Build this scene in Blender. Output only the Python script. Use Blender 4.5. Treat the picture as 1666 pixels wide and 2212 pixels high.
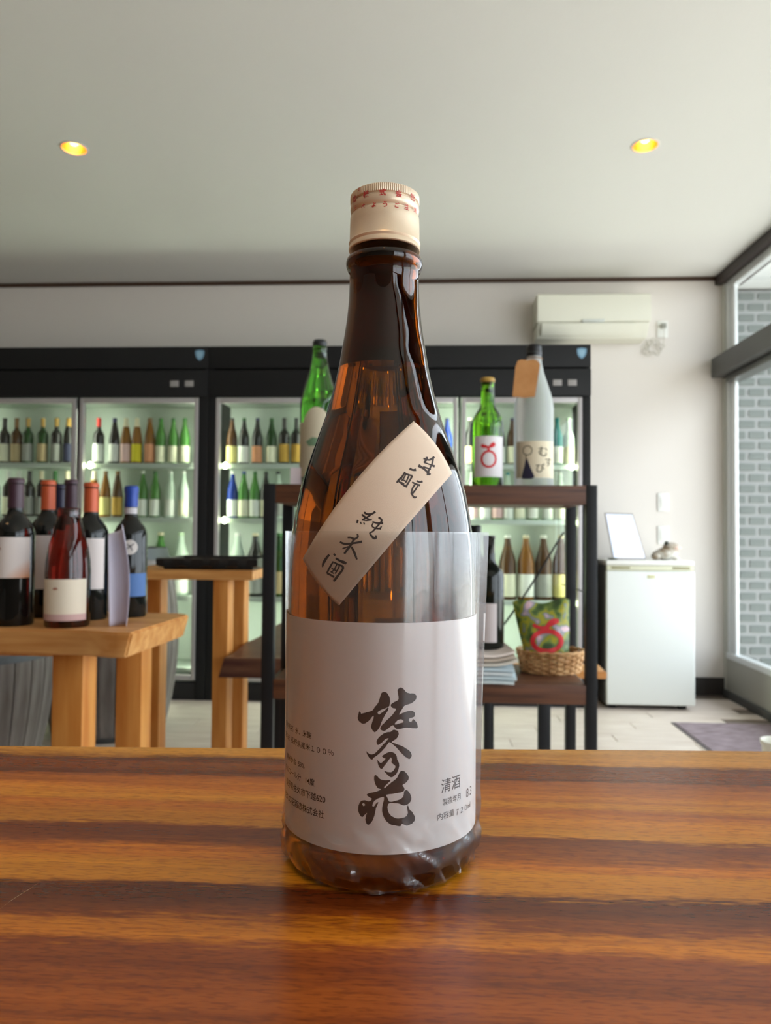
import bpy, bmesh, math, random
from mathutils import Vector, Matrix, noise, geometry
from mathutils.bvhtree import BVHTree
random.seed(7)
PI = math.pi
S = bpy.context.scene
for o in list(bpy.data.objects):
    bpy.data.objects.remove(o)

# ------------------------------------------------------------------ camera
F = 1600.0
CX, CY = 833.0, 1106.0
EYE = 1.02
YAW, PITCH, ROLL = math.radians(3.0), math.radians(1.6), math.radians(0.45)
C = Vector((0, 0, EYE))
fwd = Vector((-math.sin(YAW) * math.cos(PITCH), math.cos(YAW) * math.cos(PITCH), math.sin(PITCH)))
r0 = Vector((math.cos(YAW), math.sin(YAW), 0))
u0 = r0.cross(fwd)
right = r0 * math.cos(ROLL) + u0 * math.sin(ROLL)
up = u0 * math.cos(ROLL) - r0 * math.sin(ROLL)
cd = bpy.data.cameras.new('camera')
cam = bpy.data.objects.new('camera', cd)
S.collection.objects.link(cam)
M = Matrix((right, up, -fwd)).transposed().to_4x4()
M.translation = C
cam.matrix_world = M
cd.sensor_fit = 'HORIZONTAL'
cd.sensor_width = 36.0
cd.lens = 36.0 * F / 1666.0
cd.clip_start = 0.01
cd.dof.use_dof = True
cd.dof.focus_distance = 0.295
cd.dof.aperture_fstop = 27
S.camera = cam

# ------------------------------------------------------------------ world, lamps, exposure
w = bpy.data.worlds.new('World')
S.world = w
w.use_nodes = True
bg = w.node_tree.nodes['Background']
bg.inputs[0].default_value = (0.84, 0.92, 1.0, 1)
bg.inputs[1].default_value = 6.5
sd = bpy.data.lights.new('sun', 'SUN'); sd.energy = 8.0; sd.color = (1, .96, .9); sd.angle = .01
so = bpy.data.objects.new('sun', sd); S.collection.objects.link(so)
so.rotation_euler = Vector((-math.cos(math.radians(73)), -.10, -math.sin(math.radians(73)))).to_track_quat('-Z', 'Y').to_euler()
S.view_settings.view_transform = 'Standard'
S.view_settings.look = 'None'
S.view_settings.gamma = 1
S.view_settings.use_curve_mapping = False
S.view_settings.exposure = -0.15
try:
    S.cycles.max_bounces = 14
    S.cycles.diffuse_bounces = 6
    S.cycles.transmission_bounces = 14
    S.cycles.transparent_max_bounces = 24
    S.cycles.glossy_bounces = 6
    S.cycles.caustics_reflective = False
    S.cycles.caustics_refractive = False
    S.cycles.sample_clamp_indirect = 6
    S.cycles.use_denoising = True
except Exception:
    pass

def ray(px, py):
    return fwd + right * ((px - CX) / F) - up * ((py - CY) / F)
def at(px, py, Y):
    d = ray(px, py); return C + d * ((Y - C.y) / d.y)
def atz(px, py, Z):
    d = ray(px, py); return C + d * ((Z - C.z) / d.z)
def atx(px, py, X):
    d = ray(px, py); return C + d * ((X - C.x) / d.x)

YW = 4.86                                   # rear wall
ZC = at(900, 605, YW).z                     # ceiling height
XR = at(1563, 1000, YW).x                   # window wall
XL, YB = -3.8, -3.2
# daylight enters through the glazed wall: a sampling portal on that opening
pl = bpy.data.lights.new('window_portal', 'AREA')
pl.shape = 'RECTANGLE'; pl.size = 2.5; pl.size_y = 7.8
pl.cycles.is_portal = True
po = bpy.data.objects.new('window_portal', pl)
S.collection.objects.link(po)
po.location = (XR + 0.2, 0.75, 1.5)
po.rotation_euler = (0, PI / 2, 0)

# ------------------------------------------------------------------ materials
def lin(c):
    return tuple(((v / 255) / 12.92 if v / 255 <= 0.04045 else ((v / 255 + 0.055) / 1.055) ** 2.4) for v in c)
MATS = {}
def mat(name, rgb, rough=0.6, metal=0.0, trans=0.0, ior=1.45, spec=0.5, emit=None, estr=0.0, coat=0.0, bump=None):
    if name in MATS: return MATS[name]
    m = bpy.data.materials.new(name); m.use_nodes = True
    b = m.node_tree.nodes['Principled BSDF']
    b.inputs['Base Color'].default_value = (*lin(rgb), 1)
    b.inputs['Roughness'].default_value = rough
    b.inputs['Metallic'].default_value = metal
    b.inputs['Transmission Weight'].default_value = trans
    b.inputs['IOR'].default_value = ior
    b.inputs['Specular IOR Level'].default_value = spec
    b.inputs['Coat Weight'].default_value = coat
    if emit:
        b.inputs['Emission Color'].default_value = (*lin(emit), 1)
        b.inputs['Emission Strength'].default_value = estr
    nt = m.node_tree
    sc, amt = bump if bump else (60, 0.03)
    n = nt.nodes.new('ShaderNodeTexNoise'); n.inputs['Scale'].default_value = sc
    bp = nt.nodes.new('ShaderNodeBump'); bp.inputs['Strength'].default_value = amt; bp.inputs['Distance'].default_value = 0.002
    nt.links.new(n.outputs['Fac'], bp.inputs['Height'])
    if trans == 0 or bump: nt.links.new(bp.outputs['Normal'], b.inputs['Normal'])
    MATS[name] = m
    return m
def vary(m, a, b_, scale=8, stretch=(1, 1, 1), detail=6, lo=.35, hi=.65):
    """colour of a material mottled between two colours by stretched noise"""
    nt = m.node_tree
    tc = nt.nodes.new('ShaderNodeTexCoord'); mp = nt.nodes.new('ShaderNodeMapping')
    mp.inputs['Scale'].default_value = stretch
    n = nt.nodes.new('ShaderNodeTexNoise'); n.inputs['Scale'].default_value = scale; n.inputs['Detail'].default_value = detail
    r = nt.nodes.new('ShaderNodeValToRGB')
    r.color_ramp.elements[0].position = lo; r.color_ramp.elements[0].color = (*lin(a), 1)
    r.color_ramp.elements[1].position = hi; r.color_ramp.elements[1].color = (*lin(b_), 1)
    nt.links.new(tc.outputs['Object'], mp.inputs[0]); nt.links.new(mp.outputs[0], n.inputs[0])
    nt.links.new(n.outputs['Fac'], r.inputs[0]); nt.links.new(r.outputs[0], nt.nodes['Principled BSDF'].inputs['Base Color'])
    return m
def glass(name, col, rough=0.0, ior=1.5):
    if name in MATS: return MATS[name]
    m = bpy.data.materials.new(name); m.use_nodes = True
    nt = m.node_tree; nt.nodes.clear()
    g = nt.nodes.new('ShaderNodeBsdfRefraction'); g.inputs['Color'].default_value = (*col, 1)
    g.inputs['Roughness'].default_value = rough; g.inputs['IOR'].default_value = ior
    gl = nt.nodes.new('ShaderNodeBsdfGlossy'); gl.inputs['Color'].default_value = (1, 1, 1, 1); gl.inputs['Roughness'].default_value = rough
    fr_ = nt.nodes.new('ShaderNodeFresnel'); fr_.inputs['IOR'].default_value = max(ior, 1.5)
    mx_ = nt.nodes.new('ShaderNodeMixShader'); nt.links.new(fr_.outputs[0], mx_.inputs[0])
    nt.links.new(g.outputs[0], mx_.inputs[1]); nt.links.new(gl.outputs[0], mx_.inputs[2])
    o = nt.nodes.new('ShaderNodeOutputMaterial'); nt.links.new(mx_.outputs[0], o.inputs[0])
    MATS[name] = m
    return m
def film(name, tint, gloss_rough, haze, hazecol=(.9, .9, .9), base=0.04, edge=0.5):
    """thin clear sheet: see-through, with reflections that grow at grazing angles and a little haze"""
    if name in MATS: return MATS[name]
    m = bpy.data.materials.new(name); m.use_nodes = True
    nt = m.node_tree; nt.nodes.clear()
    N = nt.nodes.new
    tr = N('ShaderNodeBsdfTransparent'); tr.inputs[0].default_value = (*tint, 1)
    gl = N('ShaderNodeBsdfGlossy'); gl.inputs['Roughness'].default_value = gloss_rough; gl.inputs[0].default_value = (1, 1, 1, 1)
    lw = N('ShaderNodeLayerWeight'); lw.inputs[0].default_value = 0.35
    mr = N('ShaderNodeMapRange'); mr.inputs[3].default_value = base; mr.inputs[4].default_value = edge
    nt.links.new(lw.outputs['Fresnel'], mr.inputs[0])
    df = N('ShaderNodeBsdfDiffuse'); df.inputs[0].default_value = (*hazecol, 1)
    m1 = N('ShaderNodeMixShader'); m1.inputs[0].default_value = haze
    nt.links.new(tr.outputs[0], m1.inputs[1]); nt.links.new(df.outputs[0], m1.inputs[2])
    m2 = N('ShaderNodeMixShader'); nt.links.new(mr.outputs[0], m2.inputs[0])
    nt.links.new(m1.outputs[0], m2.inputs[1]); nt.links.new(gl.outputs[0], m2.inputs[2])
    o = N('ShaderNodeOutputMaterial'); nt.links.new(m2.outputs[0], o.inputs[0])
    MATS[name] = m
    return m

# ------------------------------------------------------------------ mesh helpers
def bx(bm, x0, x1, y0, y1, z0, z1):
    v = [bm.verts.new((x, y, z)) for x in (x0, x1) for y in (y0, y1) for z in (z0, z1)]
    for f in ((0, 1, 3, 2), (4, 6, 7, 5), (0, 4, 5, 1), (2, 3, 7, 6), (0, 2, 6, 4), (1, 5, 7, 3)):
        bm.faces.new([v[i] for i in f])
def box_bm(x0, x1, y0, y1, z0, z1, bev=0.0, seg=2):
    bm = bmesh.new(); bx(bm, min(x0, x1), max(x0, x1), min(y0, y1), max(y0, y1), min(z0, z1), max(z0, z1))
    bmesh.ops.recalc_face_normals(bm, faces=bm.faces)
    if bev: bmesh.ops.bevel(bm, geom=list(bm.edges), offset=bev, segments=seg, affect='EDGES', profile=0.6)
    return bm
def prism_bm(poly, z0, z1, bev=0.0):
    """polygon in XY, extruded in z"""
    bm = bmesh.new()
    lo = [bm.verts.new((x, y, z0)) for x, y in poly]; hi = [bm.verts.new((x, y, z1)) for x, y in poly]
    bm.faces.new(lo[::-1]); bm.faces.new(hi)
    n = len(poly)
    for i in range(n): bm.faces.new((lo[i], lo[(i + 1) % n], hi[(i + 1) % n], hi[i]))
    bmesh.ops.recalc_face_normals(bm, faces=bm.faces)
    if bev: bmesh.ops.bevel(bm, geom=list(bm.edges), offset=bev, segments=2, affect='EDGES')
    return bm
def lathe_bm(prof, seg=48, cx=0, cy=0):
    bm = bmesh.new(); rings = []
    for r, z in prof:
        if r < 1e-6: rings.append([bm.verts.new((cx, cy, z))])
        else: rings.append([bm.verts.new((cx + r * math.cos(2 * PI * k / seg), cy + r * math.sin(2 * PI * k / seg), z)) for k in range(seg)])
    for a, b in zip(rings, rings[1:]):
        if len(a) == 1 and len(b) == 1: continue
        for k in range(seg):
            k2 = (k + 1) % seg
            if len(a) == 1: bm.faces.new((a[0], b[k2], b[k]))
            elif len(b) == 1: bm.faces.new((a[k], a[k2], b[0]))
            else: bm.faces.new((a[k], a[k2], b[k2], b[k]))
    bmesh.ops.recalc_face_normals(bm, faces=bm.faces)
    return bm
def tube_bm(pts, r, seg=8, closed=False, bm=None):
    bm = bm or bmesh.new(); pts = [Vector(p) for p in pts]; rings = []; n = len(pts)
    prev = None
    for i, p in enumerate(pts):
        a = pts[(i - 1) % n] if (closed or i) else p; b = pts[(i + 1) % n] if (closed or i < n - 1) else p
        t = (b - a).normalized()
        ref = prev if prev else (Vector((0, 0, 1)) if abs(t.z) < .9 else Vector((1, 0, 0)))
        s = t.cross(ref).normalized(); q = s.cross(t); prev = q
        rr = r[i] if isinstance(r, (list, tuple)) else r
        rings.append([bm.verts.new(p + s * math.cos(2 * PI * k / seg) * rr + q * math.sin(2 * PI * k / seg) * rr) for k in range(seg)])
    m = n if closed else n - 1
    for i in range(m):
        A, B = rings[i], rings[(i + 1) % n]
        for k in range(seg): bm.faces.new((A[k], A[(k + 1) % seg], B[(k + 1) % seg], B[k]))
    if not closed: bm.faces.new(rings[0][::-1]); bm.faces.new(rings[-1])
    bmesh.ops.recalc_face_normals(bm, faces=bm.faces)
    return bm
def smooth(pts, sub=6, closed=False):
    out = []; n = len(pts)
    rng = range(n) if closed else range(n - 1)
    for i in rng:
        g = lambda k: pts[k % n] if closed else pts[max(0, min(n - 1, k))]
        p0, p1, p2, p3 = g(i - 1), g(i), g(i + 1), g(i + 2)
        for j in range(sub):
            t = j / sub
            out.append(tuple(0.5 * ((2 * b) + (-a + c) * t + (2 * a - 5 * b + 4 * c - d) * t * t + (-a + 3 * b - 3 * c + d) * t ** 3)
                             for a, b, c, d in zip(p0, p1, p2, p3)))
    if not closed: out.append(tuple(pts[-1]))
    return out

POS = {}
def mesh_of(name, bm, m, sm=40):
    me = bpy.data.meshes.new(name); bm.to_mesh(me); bm.free()
    if m: me.materials.append(m)
    if sm:
        me.polygons.foreach_set('use_smooth', [True] * len(me.polygons))
        try: me.set_sharp_from_angle(angle=math.radians(sm))
        except Exception: pass
    return me
def obj(name, bm, m, parent=None, sm=40, local=False, label=None):
    if parent is not None and not local:
        L = POS.get(parent.name, Vector())
        bmesh.ops.translate(bm, verts=bm.verts, vec=-L)
    o = bpy.data.objects.new(name, mesh_of(name, bm, m, sm)); S.collection.objects.link(o)
    if parent is not None: o.parent = parent
    POS[o.name] = POS.get(parent.name, Vector()).copy() if parent is not None else Vector()
    if label: o['label'] = label
    return o
def thing(name, label, cat, loc, group=None):
    o = bpy.data.objects.new(name, None); S.collection.objects.link(o)
    o.location = loc; o.empty_display_size = .02
    POS[o.name] = Vector(loc)
    o['label'] = label; o['category'] = cat
    if group: o['group'] = group
    return o
def tag(o, label, cat, group=None):
    o['label'] = label; o['category'] = cat
    if group: o['group'] = group
    return o
def struct(name, bm, m, sm=0, parent=None):
    o = obj(name, bm, m, parent, sm)
    if parent is None: o['kind'] = 'structure'
    return o
def place(name, me, parent, loc=(0, 0, 0)):
    o = bpy.data.objects.new(name, me); S.collection.objects.link(o); o.parent = parent; o.location = loc
    return o

# flat print: outlines in a 2D frame, filled, cut fine and laid on a surface by a function
def fill_bm(loops, cut=None):
    bm = bmesh.new()
    tris = geometry.tessellate_polygon([[Vector((x, y, 0)) for x, y in lp] for lp in loops])
    vs = [bm.verts.new((x, y, 0)) for lp in loops for x, y in lp]
    for t in tris:
        try: bm.faces.new([vs[i] for i in t])
        except ValueError: pass
    if cut: cut_bm(bm, cut)
    return bm
def cut_bm(bm, cut):
    for ax in (0, 1):
        lo = min(v.co[ax] for v in bm.verts); hi = max(v.co[ax] for v in bm.verts)
        n = int((hi - lo) / cut)
        for i in range(1, n + 1):
            co = [0, 0, 0]; co[ax] = lo + i * (hi - lo) / (n + 1); no = [0, 0, 0]; no[ax] = 1
            bmesh.ops.bisect_plane(bm, geom=list(bm.verts) + list(bm.edges) + list(bm.faces), plane_co=co, plane_no=no)
def text_bm(s, size=1.0, off=.006):
    cu = bpy.data.curves.new('t', 'FONT'); cu.body = s; cu.size = 1; cu.resolution_u = 3; cu.offset = off
    o = bpy.data.objects.new('t', cu); S.collection.objects.link(o)
    bpy.context.view_layer.update()
    dg = bpy.context.evaluated_depsgraph_get()
    me = bpy.data.meshes.new_from_object(o.evaluated_get(dg))
    bm = bmesh.new(); bm.from_mesh(me)
    bpy.data.objects.remove(o); bpy.data.curves.remove(cu); bpy.data.meshes.remove(me)
    xs = [v.co.x for v in bm.verts]; ys = [v.co.y for v in bm.verts]
    x0, x1, y0, y1 = min(xs), max(xs), min(ys), max(ys); k = size / (y1 - y0)
    for v in bm.verts: v.co = Vector(((v.co.x - x0) * k, (v.co.y - y0) * k, 0))
    return bm, (x1 - x0) * k
def merge(bms):
    out = bmesh.new()
    for b in bms:
        me = bpy.data.meshes.new('tmp'); b.to_mesh(me); b.free(); out.from_mesh(me); bpy.data.meshes.remove(me)
    return out
def ribbon_loop(pts):
    """closed outline round a brush stroke given as (x, y, width)"""
    P = smooth(pts, 4); L, R = [], []
    for i, (x, y, wd) in enumerate(P):
        a = P[max(0, i - 1)]; b = P[min(len(P) - 1, i + 1)]
        dx, dy = b[0] - a[0], b[1] - a[1]; n = math.hypot(dx, dy) or 1
        nx, ny = -dy / n, dx / n
        L.append((x + nx * wd / 2, y + ny * wd / 2)); R.append((x - nx * wd / 2, y - ny * wd / 2))
    return L + R[::-1]

# ------------------------------------------------------------------ shared materials
white_wall = mat('white_wallpaper', (224, 218, 211), .9, bump=(220, .25))
ceil_m = mat('ceiling_paper', (222, 222, 218), .95, bump=(260, .25))
white_plastic = mat('white_plastic', (232, 232, 226), .45)
cream_plastic = mat('cream_plastic', (225, 224, 208), .5)
alu = mat('aluminium', (198, 202, 202), .35, .6)
black_met = mat('black_steel', (26, 27, 29), .45, .3)
black_cab = mat('black_cabinet', (24, 24, 25), .6, spec=.3)
dark_brown = mat('dark_brown_trim', (70, 48, 34), .5)
umber = mat('umber_trim', (52, 42, 40), .5)
rack_wood = vary(mat('walnut_board', (84, 50, 32), .45), (66, 38, 24), (100, 62, 40), 5, (1, 12, 12))
slab_wood = vary(mat('dark_live_edge_wood', (90, 60, 50), .4), (70, 38, 34), (110, 76, 58), 5, (1, 10, 10))
pine = vary(mat('pine', (200, 132, 58), .5), (186, 114, 44), (212, 148, 74), 4, (8, 8, .8))
pine_top = vary(mat('pine_top', (204, 146, 82), .45), (186, 124, 62), (218, 164, 100), 4, (1, 10, 10))
rubber = mat('black_rubber', (28, 27, 27), .7)
paper = mat('paper', (228, 226, 220), .8)

# ================================================================== SETTING
# ceiling with two round cut-outs for the downlights
LAMPS = [atz(160, 320, ZC), atz(1394, 314, ZC), Vector((-0.02, -0.25, ZC)), Vector((-1.75, 0.6, ZC))]
RL = 0.052
bm = bmesh.new()
loops = [[Vector((x, y, ZC)) for x, y in ((XL, YB), (XR + .15, YB), (XR + .15, YW + .1), (XL, YW + .1))]]
for L in LAMPS:
    loops.append([Vector((L.x + RL * math.cos(2 * PI * k / 40), L.y + RL * math.sin(2 * PI * k / 40), ZC)) for k in range(40)])
vs = [bm.verts.new(v) for lp in loops for v in lp]
for t in geometry.tessellate_polygon(loops): bm.faces.new([vs[i] for i in t])
for f in bm.faces:
    if f.normal.z > 0: f.normal_flip()
struct('ceiling', bm, ceil_m)
struct('wall_back', box_bm(XL, XR + .03, YW, YW + .12, -.1, ZC + .1), white_wall)
struct('wall_left', box_bm(XL - .12, XL, YB, YW + .12, -.1, ZC + .1), mat('brown_panel_wall', (128, 108, 92), .7))
struct('wall_front', box_bm(XL, XR + .2, YB - .12, YB, -.1, ZC + .1), mat('taupe_wall', (134, 122, 108), .8))
flo = struct('floor', box_bm(XL - .1, XR + .12, YB, YW + .1, -.1, -.006), mat('floor_underlay', (120, 108, 98), .8))
oak = vary(mat('oak_vinyl', (214, 200, 188), .42), (196, 180, 168), (226, 215, 204), 3, (1.2, 14, 1), 8, .3, .7)
PLY = 0.125
plank_meshes = []
for v in range(4):
    plank_meshes.append(mesh_of('plank', box_bm(-.448, .448, -PLY / 2 + .001, PLY / 2 - .001, -.006, 0, .0009, 1), oak, 0))
row = 0; y = YW - PLY / 2
while y > 1.4:
    x = XL + .45 + (row * .37) % .9
    while x < XR + .1:
        x_c = min(x, XR - .35)
        o = place('plank', plank_meshes[row % 4], flo, (x, y, random.uniform(0, .0004)))
        x += .9
    y -= PLY; row += 1
mat_rest = vary(mat('oak_vinyl_far', (214, 200, 188), .42), (196, 180, 168), (226, 215, 204), 3, (1.2, 14, 1))
obj('plank_field', box_bm(XL, XR + .1, YB, y + PLY / 2, -.006, 0), mat_rest, flo, 0)['kind'] = 'stuff'

# cornice and baseboard on the rear wall
zb = at(900, 613, YW).z
struct('trim_1', box_bm(XL, XR, YW - .014, YW, zb, ZC, .002), dark_brown)
struct('baseboard_back', box_bm(at(1260, 1400, YW).x, XR, YW - .012, YW, 0, at(1530, 1463, YW).z, .002), mat('black_baseboard', (48, 44, 42), .5))

# ---- glazed right wall: jamb, panes, transom, sill panel
w1 = bpy.data.objects.new('window_1', None); S.collection.objects.link(w1); w1['kind'] = 'structure'; POS['window_1'] = Vector()
fr = mat('window_aluminium', (222, 226, 226), .3, .2)
zs = at(1570, 1413, 4.75).z                      # sill height
zt = at(1560, 625, 4.8).z                        # head
zT0, zT1 = at(1550, 815, 4.8).z, at(1550, 773, 4.8).z
YJ = 4.60
obj('jamb', box_bm(XR - .005, XR + .03, 4.82, YW + .02, 0, ZC, .003), mat('jamb_shadow', (196, 196, 186), .5), w1)
obj('jamb', box_bm(XR + .002, XR + .03, 4.765, 4.815, zs, zt, .004), fr, w1)
obj('jamb', box_bm(XR + .008, XR + .03, 4.70, 4.76, zs, zt, .004), fr, w1)
obj('sill_rail', box_bm(XR - .012, XR + .04, YB, 4.80, zs - .032, zs + .006, .004), fr, w1)
obj('head_rail', box_bm(XR + .0, XR + .04, YB, 4.80, zt - .005, zt + .05, .004), fr, w1)
obj('transom', box_bm(XR - .085, XR + .05, YB, YW - .03, zT0, zT1, .006), mat('grey_transom', (74, 74, 72), .5), w1)
obj('door_rail', box_bm(XR - .03, XR + .06, YB, 4.74, zT0 - .045, zT0 - .004, .006), mat('grey_rail', (100, 102, 98), .35, .5), w1)
pane_m = film('window_pane', (.97, .985, .98), .0, .0, base=.04, edge=.6)
for y0, y1 in ((4.70, 2.6), (2.55, .5), (.45, -.5), (-.75, -1.9), (-1.95, -3.1)):
    for z0, z1 in ((zs, zT0 - .04), (zT1, zt)):
        bm = bmesh.new(); x = XR + .018
        bm.faces.new([bm.verts.new(p) for p in ((x, y0, z0), (x, y1, z0), (x, y1, z1), (x, y0, z1))])
        obj('pane', bm, pane_m, w1, 0)
for yy in (2.575, .475, -.525, -.725, -1.925, -3.125):
    obj('mullion', box_bm(XR + .002, XR + .04, yy - .025, yy + .025, zs, zt, .003), fr, w1)
for y0, y1 in ((-.5, -.75), (-3.1, YB)):
    obj('pier', box_bm(XR + .005, XR + .12, y1, y0, 0, ZC + .02), white_wall, w1)
struct('trim_2', box_bm(XR - .05, XR + .12, YB, YW, zt + .045, ZC, .003), umber)
struct('wall_right', box_bm(XR, XR + .12, YB, YW + .02, 0, zs - .032), mat('grey_kick_panel', (168, 166, 156), .45, .2))
struct('baseboard_right', box_bm(XR - .02, XR + .002, YB, YW - .02, 0, .045, .003), mat('dark_skirting', (70, 70, 68), .6))

# ---- outside: ground, eaves, block wall with its single blocks
struct('ground_outside', box_bm(XR + .12, 16, -12, 14, -.3, -.06), mat('pale_concrete', (208, 204, 196), .9, bump=(40, .3)))
YO = 5.6
xo = at(1560, 1100, YO).x; ztop = at(1600, 628, YO).z
wo = struct('wall_outside', box_bm(xo - .3, xo + 1.12, YO + .006, YO + .25, -.1, ztop), mat('light_mortar', (122, 125, 124), .9, bump=(120, .3)))
brick_m = vary(mat('grey_green_block', (80, 87, 84), .85, bump=(90, .3)), (74, 81, 78), (87, 94, 91), 3)
PX, PZ = .1435, .0795
bmx = [mesh_of('brick', box_bm(-.056, .056, -.006, .02, -.0245, .0245, .002, 1), brick_m, 0) for _ in range(3)]
z = at(1600, 1476, YO).z; r = 0
while z < ztop - .03:
    for c in range(7):
        place('brick', bmx[(r + c) % 3], wo, (xo + .04 + c * PX + (r % 2) * PX / 2, YO + random.uniform(-.001, .001), z))
    z += PZ; r += 1
struct('eaves', box_bm(XR + .14, XR + .95, -3, YO + .3, ztop + .02, ztop + .12), mat('eaves_board', (170, 172, 168), .8))

# ================================================================== DOWNLIGHTS
warm = (255, 190, 90)
cup = mat('warm_reflector', (235, 190, 110), .25, .7)
bulb_m = mat('warm_bulb', (255, 220, 150), .4, emit=(255, 176, 78), estr=26)
ring_m = mat('downlight_ring', (214, 205, 190), .4)
names = ['round recessed warm ceiling downlight, left of the tall sake bottle in the photo',
         'round recessed warm ceiling downlight, above the white wall air conditioner',
         'round recessed warm downlight overhead, outside the photo near the counter',
         'round recessed warm downlight overhead, outside the photo at the left']
for L, nm in zip(LAMPS, names):
    t = thing('ceiling_downlight', nm, 'ceiling light', L, 'recessed ceiling downlights')
    obj('trim_ring', lathe_bm([(.0515, .0), (.0515, -.004), (.058, -.003), (.060, .0), (.0515, .0)], 48), ring_m, t, local=True)
    obj('reflector', lathe_bm([(.0515, 0), (.050, .02), (.042, .05), (.03, .075), (.0, .08)], 40), cup, t, local=True)
    obj('bulb', lathe_bm([(0, .012), (.012, .014), (.02, .022), (.023, .034), (.02, .048), (.012, .06), (0, .066)], 24), bulb_m, t, local=True)
    ld = bpy.data.lights.new('lamp', 'SPOT'); ld.energy = 13 if L.y < 0 else 7; ld.color = (1, .62, .28); ld.spot_size = 1.9; ld.spot_blend = .6; ld.shadow_soft_size = .02
    lo = bpy.data.objects.new('lamp', ld); S.collection.objects.link(lo); lo.parent = t; lo.location = (0, 0, .004)

# ================================================================== WOOD COUNTER
ZK = EYE - .1388                                  # counter top
cw = bpy.data.materials.new('acacia_counter'); cw.use_nodes = True
nt = cw.node_tree; N = nt.nodes.new; B = nt.nodes['Principled BSDF']
tc = N('ShaderNodeTexCoord'); sep = N('ShaderNodeSeparateXYZ'); nt.links.new(tc.outputs['Object'], sep.inputs[0])
def nz(scale, st, det=4, rough=.5):
    mp = N('ShaderNodeMapping'); mp.inputs['Scale'].default_value = st
    n = N('ShaderNodeTexNoise'); n.inputs['Scale'].default_value = scale; n.inputs['Detail'].default_value = det; n.inputs['Roughness'].default_value = rough
    nt.links.new(tc.outputs['Object'], mp.inputs[0]); nt.links.new(mp.outputs[0], n.inputs[0]); return n.outputs['Fac']
def math_(op, a, b):
    m = N('ShaderNodeMath'); m.operation = op
    for i, v in enumerate((a, b)):
        if isinstance(v, (int, float)): m.inputs[i].default_value = v
        else: nt.links.new(v, m.inputs[i])
    return m.outputs[0]
warp = math_('MULTIPLY', math_('SUBTRACT', nz(1, (3.2, 9, 1), 3), .5), .028)
warp2 = math_('MULTIPLY', math_('SUBTRACT', nz(1, (4, 90, 1), 6, .6), .5), .026)
warp3 = math_('MULTIPLY', math_('SUBTRACT', nz(1, (70, 420, 1), 3, .6), .5), .016)
yy = math_('ADD', math_('ADD', sep.outputs['Y'], warp), math_('ADD', warp2, warp3))
mr = N('ShaderNodeMapRange'); mr.inputs[1].default_value = .15; mr.inputs[2].default_value = .50
nt.links.new(yy, mr.inputs[0])
cr = N('ShaderNodeValToRGB')
stops = [(.15, (196, 104, 42)), (.19, (206, 112, 44)), (.205, (200, 104, 40)), (.214, (158, 76, 36)), (.224, (180, 90, 38)), (.236, (138, 62, 32)), (.246, (150, 70, 32)), (.254, (222, 128, 38)),
         (.262, (204, 116, 32)), (.267, (148, 70, 30)), (.275, (120, 54, 26)), (.286, (116, 50, 26)), (.291, (226, 142, 46)), (.305, (230, 144, 44)), (.318, (220, 122, 38)),
         (.326, (160, 80, 38)), (.336, (138, 66, 34)), (.345, (144, 68, 32)), (.350, (222, 140, 52)), (.366, (216, 126, 44)), (.375, (194, 102, 38)), (.385, (224, 138, 50)), (.403, (212, 118, 46)),
         (.417, (178, 92, 40)), (.425, (118, 56, 30)), (.438, (136, 66, 34)), (.450, (108, 50, 28)), (.458, (212, 136, 66)), (.485, (220, 150, 82))]
els = cr.color_ramp.elements
for i, (p, c) in enumerate(stops):
    q = (p - .15) / .35
    if i < 2: e = els[i]; e.position = q if i == 0 else q
    else: e = els.new(q)
    e.color = (*lin((c[0] * .98, c[1] * 1.03, c[2] * .74)), 1)
nt.links.new(mr.outputs[0], cr.inputs[0])
pore = N('ShaderNodeValToRGB'); pore.color_ramp.elements[0].position = .36; pore.color_ramp.elements[0].color = (.55, .5, .5, 1)
pore.color_ramp.elements[1].position = .50; pore.color_ramp.elements[1].color = (1, 1, 1, 1)
nt.links.new(nz(1, (150, 700, 1), 2), pore.inputs[0])
stk = N('ShaderNodeValToRGB'); stk.color_ramp.elements[0].position = .32; stk.color_ramp.elements[0].color = (.66, .56, .52, 1)
stk.color_ramp.elements[1].position = .62; stk.color_ramp.elements[1].color = (1.12, 1.12, 1.12, 1)
nt.links.new(nz(1, (3.5, 130, 1), 8, .7), stk.inputs[0])
mx0 = N('ShaderNodeMix'); mx0.data_type = 'RGBA'; mx0.blend_type = 'MULTIPLY'; mx0.inputs[0].default_value = .8
nt.links.new(cr.outputs[0], mx0.inputs[6]); nt.links.new(stk.outputs[0], mx0.inputs[7])
mx = N('ShaderNodeMix'); mx.data_type = 'RGBA'; mx.blend_type = 'MULTIPLY'; mx.inputs[0].default_value = .55
lf = N('ShaderNodeValToRGB'); lf.color_ramp.elements[0].position = .34; lf.color_ramp.elements[0].color = (.70, .62, .60, 1)
lf.color_ramp.elements[1].position = .66; lf.color_ramp.elements[1].color = (1.1, 1.12, 1.15, 1)
nt.links.new(nz(1, (2.2, 26, 1), 3, .5), lf.inputs[0])
mx9 = N('ShaderNodeMix'); mx9.data_type = 'RGBA'; mx9.blend_type = 'MULTIPLY'; mx9.inputs[0].default_value = .8
nt.links.new(mx0.outputs[2], mx9.inputs[6]); nt.links.new(lf.outputs[0], mx9.inputs[7])
nt.links.new(mx9.outputs[2], mx.inputs[6]); nt.links.new(pore.outputs[0], mx.inputs[7])
nt.links.new(mx.outputs[2], B.inputs['Base Color'])
B.inputs['Roughness'].default_value = .25; B.inputs['Specular IOR Level'].default_value = .4
bp = N('ShaderNodeBump'); bp.inputs['Strength'].default_value = .12; bp.inputs['Distance'].default_value = .0006
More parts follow.
